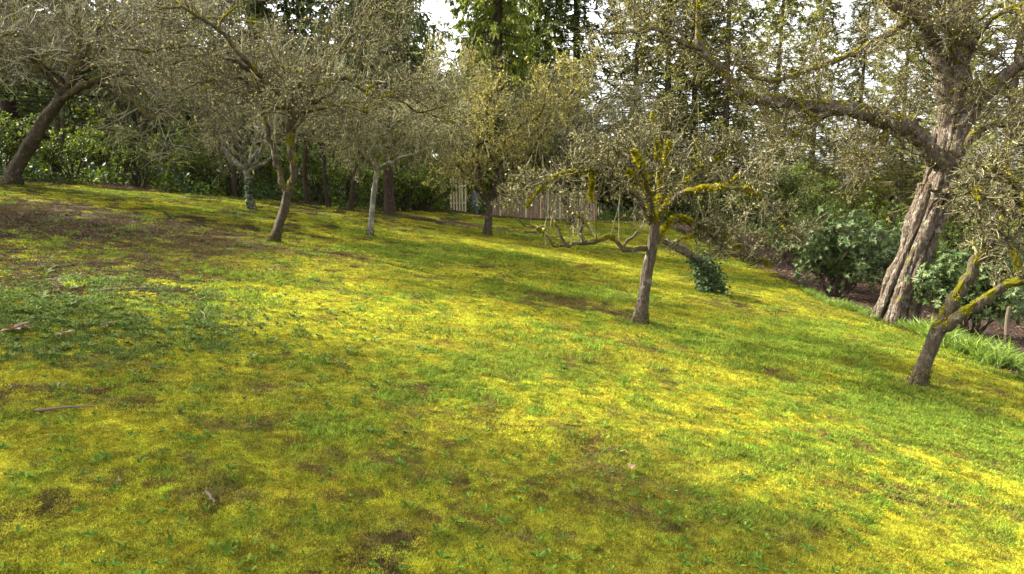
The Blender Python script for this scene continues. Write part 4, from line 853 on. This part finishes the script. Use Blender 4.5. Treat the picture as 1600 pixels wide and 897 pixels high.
conifer('cedar_tree', 'dark trunked conifer rising behind the pale slender tree', b, 17, 5.2, 4.6, FIR, 150, 'cedar', .20, 31, nsub=14, nfr=9, fl=.34, fw=.085)
b = P(775, 300, 50); ced = conifer('cedar_tree', 'bright sunlit cedar with drooping fronds behind the golden apple tree', gpx(b[0], 50), 24, 7.0, 2.4, CED, 190, 'cedar', .5, 32, nsub=16, nfr=11, fl=.42, fw=.11)
b = P(900, 300, 56); conifer('fir_tree', 'dark fir right of the sunlit cedar, behind the fence', gpx(b[0], 56), 26, 7.0, 2.0, FIR, 170, 'fir', .42, 33, nsub=17, nfr=12, fl=.48, fw=.13)
firA = conifer('fir_tree', 'tall fir with a bare lower trunk seen above the middle apple tree', gpx(P(1042, 300, 52)[0], 52), 27, 7.0, 3.2, PAL, 190, 'fir', .27, 34, nsub=17, nfr=12, fl=.46, fw=.11)
firB = conifer('fir_tree', 'dense dark fir filling the gap behind the forked tree at left', gpx(-14.5, 40), 22, 6.6, 1.5, FIR, 180, 'fir', .36, 35, nsub=17, nfr=12, fl=.48, fw=.13)
for k, (src, x, y, s, lab) in enumerate((
        (firB, -27, 47, 1.0, 'dark fir behind the leaning trunk at the left edge'), (firB, -20.5, 44, .95, 'dark fir behind the two slim trunks at left'), (firB, -9.5, 44, 1.05, 'dark fir left of the narrow sky gap at the top'), (firB, -34, 50, 1.1, 'dark fir in the top left corner of the view'),
        (firB, -26.5, 37, 1.0, 'dark fir behind the hedge at the far left, in front of the others'), (firB, -27.5, 27.5, .7, 'unseen dark fir added for shade just outside the left edge beyond the leaning trunk'), (firB, -30.5, 23, .75, 'unseen dark fir added outside the left edge to shade the soil bank'), (firB, -17, 48, 1.2, 'tall fir in the second row behind the forked tree'), (firB, -9.6, 54, 1.0, 'distant dark fir just left of the narrow sky gap'),  # the two firs outside the left edge are added to shade the bank
        (firA, P(1078, 300, 60)[0], 60, 1.0, 'slim fir just right of the one above the middle apple tree'), (firA, P(1132, 300, 50)[0], 50, .95, 'slim fir trunk behind the bend of the long mossy limb'),
        (firA, P(1200, 300, 66)[0], 66, 1.0, 'thin fir in the sky behind the long mossy limb'), (firA, P(985, 300, 64)[0], 64, 1.05, 'far fir left of the slim fir trunks in the middle'),
        (firA, P(1405, 300, 50)[0], 50, .72, 'feathery fir just left of the twisted trunk, against the sky'), (firA, P(1330, 300, 64)[0], 64, .8, 'thin far fir in the sky gap under the upper mossy limb'), (firA, P(1265, 300, 70)[0], 70, .9, 'far small fir between the mossy limb and the twisted tree'),
        (firA, P(1560, 300, 36)[0], 36, .85, 'pale fir behind the right hand limbs of the twisted tree'), (firA, P(1470, 300, 58)[0], 58, .9, 'fir directly behind the twisted old trunk'), (firA, P(1640, 300, 44)[0], 44, .95, 'fir at the far right edge of the view'),
        (ced, P(835, 300, 56)[0], 56, .95, 'second cedar half hidden right of the sunlit one'), (ced, P(768, 300, 64)[0], 64, 1.05, 'third cedar just right of the narrow sky gap'))):
    z = float(g(x, y)); copy_tree(src, (x, y, z), R.rand() * 6.28, (s, s, s * R.uniform(.92, 1.08)), lab, 'tall conifers behind the orchard')

# the far wood that closes the view: one mass of crowns
wb = MB(); wr_ = MB(); tb_ = MB()
nT = 230; ta_ = np.radians(R.uniform(-62, 52, nT)); td_ = R.uniform(62, 105, nT)
for k in range(nT):
    x0, y0 = td_[k] * math.sin(ta_[k]), td_[k] * math.cos(ta_[k]); z0 = float(g(x0, y0)); right = sstep(-2, 14, x0)
    H = R.uniform(9, 15) * (1 - .62 * right); m = 225; f = R.rand(m) ** .8; rad = (1.05 - f) * R.uniform(2.2, 3.6); a = R.rand(m) * 6.283; q = np.sqrt(R.rand(m))
    p = np.stack([x0 + np.cos(a) * rad * q, y0 + np.sin(a) * rad * q, z0 + f * H], 1); d = np.stack([np.cos(a), np.sin(a), -.5 + .4 * R.randn(m)], 1) + .5 * R.randn(m, 3)
    diamonds(wb if x0 < 8 else wr_, p, d, R.uniform(.7, 1.5, m), R.uniform(.3, .6, m), val=np.clip(R.rand() * .6 + .4 * R.rand(m), 0, 1))
    tubes(tb_, np.array([[x0, y0, z0 - .3], [x0, y0, z0 + H * .5], [x0, y0, z0 + H]]), np.array([.3, .2, .05]), 6)
fw_ = wb.build('distant_wood', M_fir, None, smooth=False); tag(fw_, 'dark far wood closing the view behind the trees', None, None, 'stuff')
wr_.build('crown', M_firpale, fw_, smooth=False)
fo_ = tb_.build('distant_wood_trunks', M_conbark, fw_)
fo_.name = 'trunk'
# small dark tree and shrubs on the mulch slope at right of centre
b = gp(1226, 405); tq = tr([(1228, 412, 0, .16), (1224, 385, 0, .13), (1226, 360, 0, .11), (1230, 340, 0, .09)], b[1]); tq[0][2] = b[2] - .1; cq = P(1228, 310, b[1]); eq = (cq, np.array([2.2, 1.8, 1.8]))
fruit_tree('small_tree', 'small dark bushy tree on the brown mulch slope right of centre', tq, ellipse_limbs(tq[-1][:3], cq, eq[1], 8, .06, seed=15), eq, (M_darkstem, M_twig_dark, M_hedge), (8, 8, 6), ((.5, 1.1), (.3, .7), (.15, .4)), 4, .09, .2, group=None)
for k, (u, Yq, er, m, lab) in enumerate(((1160, 44, (2.2, 1.5, 1.3), M_hedge, 'low green shrub behind the brown mulch slope'), (1110, 47, (2.0, 1.5, 1.2), M_hedge, 'low shrub at the right end of the fence'), (1290, 36, (2.0, 1.5, 1.5), M_hedge, 'olive shrub at the top of the mulch slope'),
                                  (1330, 50, (3.2, 2, 2.2), M_lime, 'pale far bush seen under the hanging mossy stub'), (1560, 27, (2.2, 1.6, 1.7), M_hedge, 'green bush behind the right hand rhododendron'), (1630, 24, (2, 1.6, 1.6), M_hedge, 'green bush at the far right edge'), (1420, 32, (2.2, 1.6, 1.6), M_lime, 'light green bush behind the twisted trunk'),
    (1215, 43, (2.6, 1.6, 1.7), M_hedge, 'dark green shrub behind the small bushy tree'), (1375, 28, (2.0, 1.6, 1.9), M_hedge, 'green shrub filling in left of the twisted trunk'), (1500, 30, (2.2, 1.6, 1.7), M_hedge, 'green shrub filling in right of the twisted trunk'),
    (1255, 40, (2.4, 1.6, 1.6), M_hedge, 'green shrub at the upper end of the fallen log'), (1060, 50, (2.6, 1.6, 1.6), M_hedge, 'green shrub past the end of the fence'), (1480, 40, (3, 2, 2.2), M_lime, 'tall light bush far behind the twisted trunk'))):
    p = P(u, 400, Yq); shrub('background_shrub', lab, gpx(p[0], Yq), er, 13, 6, .13 if Yq < 40 else .17, .065 if Yq < 40 else .08, m, dens=(6, 5), stemr=.04)
# felled log on the mulch
p0 = gp(1178, 384); p1 = gp(1292, 398); tl = thing('fallen_log', p0, 'grey fallen log lying across the brown mulch slope', 'log')
p0 = p0 + [0, 0, .14]; p1 = gpx(p1[0], p0[1] - .6) + [0, 0, .14]; md_ = (p0 + p1) / 2; md_[2] = float(g(md_[0], md_[1])) + .15
trunk_mesh([np.r_[p0, .17], np.r_[md_, .19], np.r_[p1, .16]], 12, .08, 0, .15, seed=4).build('bark', M_apple, tl)

# ------------------------------------------------------------------ board fence, pickets and gate post
pa = gp(768, 337); pb = P(925, 338, 45.0); Yf_ = pa[1]
fa = np.array([pa[0], Yf_]); fbv = np.array([pb[0], Yf_ + 2.0]); nB = int(np.linalg.norm(fbv - fa) / .155)
fence = thing('board_fence', gpx(*fa), 'weathered brown vertical board fence behind the golden apple tree', 'fence')
def box(mb, c, sx, sy, sz, rz=0, tilt=0):
    v = np.array([[i, j, k] for i in (-.5, .5) for j in (-.5, .5) for k in (0, 1)]) * [sx, sy, sz]; v[:, 0] += v[:, 2] * tilt
    cs, sn = math.cos(rz), math.sin(rz); v = np.stack([v[:, 0] * cs - v[:, 1] * sn, v[:, 0] * sn + v[:, 1] * cs, v[:, 2]], 1) + c
    mb.add(v, q=[[0, 1, 3, 2], [4, 6, 7, 5], [0, 4, 5, 1], [2, 3, 7, 6], [0, 2, 6, 4], [1, 5, 7, 3]])
rz = math.atan2(fbv[1] - fa[1], fbv[0] - fa[0])
for k in range(nB):
    q = fa + (fbv - fa) * (k + .5) / nB; m = MB(); box(m, np.r_[q + np.array([0, -.012 * (k % 2)]), float(g(*q)) + .06], .12 + .014 * R.randn(), .024, 1.55 + .08 * R.randn(), rz + .03 * R.randn(), .018 * R.randn()); m.build('board', (M_board, M_board, M_board2, M_board3, M_boardp)[R.randint(5)], fence, smooth=False)
for k in range(0, nB, 14):
    q = fa + (fbv - fa) * (k + .5) / nB + np.array([0, .09]); m = MB(); box(m, np.r_[q, float(g(*q)) - .1], .1, .1, 1.95, rz); m.build('post', M_board, fence, smooth=False)
for zr in (.35, 1.45):
    m = MB()
    for k in range(0, nB - 1):
        q0 = fa + (fbv - fa) * k / nB + np.array([0, .035]); q1 = fa + (fbv - fa) * (k + 1) / nB + np.array([0, .035]); mid = (q0 + q1) / 2
        box(m, np.r_[mid, float(g(*mid)) + zr], np.linalg.norm(q1 - q0) * 1.02, .04, .09, rz)
    m.build('rail', M_board, fence, smooth=False)
pp = P(705, 330, Yf_ - .6); pk = thing('picket_panel', gpx(pp[0], Yf_ - .6), 'pale wooden pickets standing between the green shrubs and the gate post', 'fence')
for k in range(6):
    xq = pp[0] + k * .165; m = MB(); box(m, [xq, Yf_ - .6, float(g(xq, Yf_ - .6)) + .04], .10, .022, 1.85, 0, .01 * R.randn()); m.build('picket', M_boardp, pk, smooth=False)
for zr in (.4, 1.4):
    m = MB(); box(m, [pp[0] + .41, Yf_ - .565, float(g(pp[0], Yf_)) + zr], .98, .03, .08); m.build('rail', M_boardp, pk, smooth=False)
q = P(745, 332, Yf_ - .5); q = gpx(q[0], Yf_ - .5); gpst = thing('gate_post', q, 'dark blue grey metal post with a box mounted on its side, beside the pickets', 'post')
m = MB(); box(m, q - [0, 0, .1], .16, .16, 2.2); m.build('post', M_postm, gpst, smooth=False)
m = MB(); box(m, q + [-.17, -.05, .45], .2, .24, .75); m.build('mounted_box', M_postm, gpst, smooth=False)
m = MB(); box(m, q + [0, 0, 2.1], .2, .2, .06); m.build('cap', M_postm, gpst, smooth=False)

# ------------------------------------------------------------------ things lying on the lawn
def stick(u0, v0, u1, v1, r, lab):
    a, b_ = gp(u0, v0), gp(u1, v1); n = 6; t = np.linspace(0, 1, n)[:, None]; p = a * (1 - t) + b_ * t + R.randn(n, 3) * .012; p[:, 2] = g(p[:, 0], p[:, 1]) + .035
    o = trunk_mesh(np.c_[p, np.linspace(r, r * .5, n)], 7, .1, 0, .05, seed=int(u0)).build('fallen_stick', M_stick, None, origin=p[0]); tag(o, lab, 'stick', 'sticks fallen on the lawn')
stick(155, 460, 238, 455, .016, 'long pale stick lying beside the clover patch at left')
stick(60, 655, 148, 646, .012, 'thin dark stick lying on the moss in the lower left')
stick(14, 625, 36, 608, .009, 'short pale stick at the left edge of the lawn')
stick(322, 785, 336, 804, .010, 'short reddish piece of bark in the lower left moss')
stick(316, 494, 324, 506, .012, 'small bent twig on the moss below the forked tree')
stick(182, 765, 192, 757, .005, 'tiny pale twig in the lower left moss')
def dry_leaf(u, v, s, lab):
    p = gp(u, v) + [0, 0, .045]; m = MB(); k = 7
    a = np.linspace(-1.9, 1.9, k); d = np.stack([np.cos(a), np.sin(a), .15 * R.randn(k) + .15], 1); diamonds(m, np.tile(p, (k, 1)), d, s * (1 - .25 * np.abs(a) / 1.9), s * .42, normal=np.tile([0, 0, 1.], (k, 1)) + .2 * R.randn(k, 3), fold=.2, mid=.55)
    o = m.build('fallen_leaf', M_dry, None, smooth=False, origin=p); tag(o, lab, 'leaf', 'dry leaves fallen on the lawn')
dry_leaf(22, 524, .2, 'big curled tan leaf at the left edge of the clover'); dry_leaf(100, 531, .12, 'small tan leaf right of the big curled leaf at left'); dry_leaf(168, 516, .13, 'reddish dry leaf lying on the moss beyond the clover'); dry_leaf(984, 740, .06, 'tiny brown leaf on the moss in the lower middle')

# ------------------------------------------------------------------ unseen trees just left of the view, placed and shaped to shade the lawn
for k, (x, y, H, er, lab) in enumerate(((-10.8, 7.6, 4.6, (3.8, 2.2, 2.1), 'unseen tall twiggy tree left of the view beside the clover patch'), (-14.5, 5.2, 5.0, (3.6, 2.6, 2.4), 'unseen tall spreading tree left of the camera'),
        (-17.6, 17.2, 3.0, (4.0, 3.2, 2.6), 'unseen large twiggy tree left of the bare soil bank'), (-16.0, 11.5, 6.4, (2.6, 2.0, 2.0), 'unseen slim high crowned tree outside the left edge'))):
    bb = gpx(x, y)
    if k == 0:
        tq = [np.r_[bb, .2], np.r_[bb + [.1, 0, H * .4], .17], np.r_[bb + [.15, .1, H * .8], .15], np.r_[bb + [.2, .1, H], .13]]; c = bb + [.3, 0, H + er[2] * .75]; e_ = (c, np.array(er))
        src = fruit_tree('orchard_tree', lab, tq, ellipse_limbs(tq[-1][:3], c, e_[1], 11, .09, seed=90 + k, zlo=-.3), e_, (M_apple, M_twig, M_lichen), (9, 7, 5), ((.9, 1.9), (.5, 1.2), (.25, .65)), 3, .06, 0)
    else: copy_tree(src, bb, (0, .35, -.2, .15)[k], (er[0] / 3.8, er[1] / 2.2, (H + 1.3 * er[2]) / 7.3), lab, 'old fruit trees on the lawn')
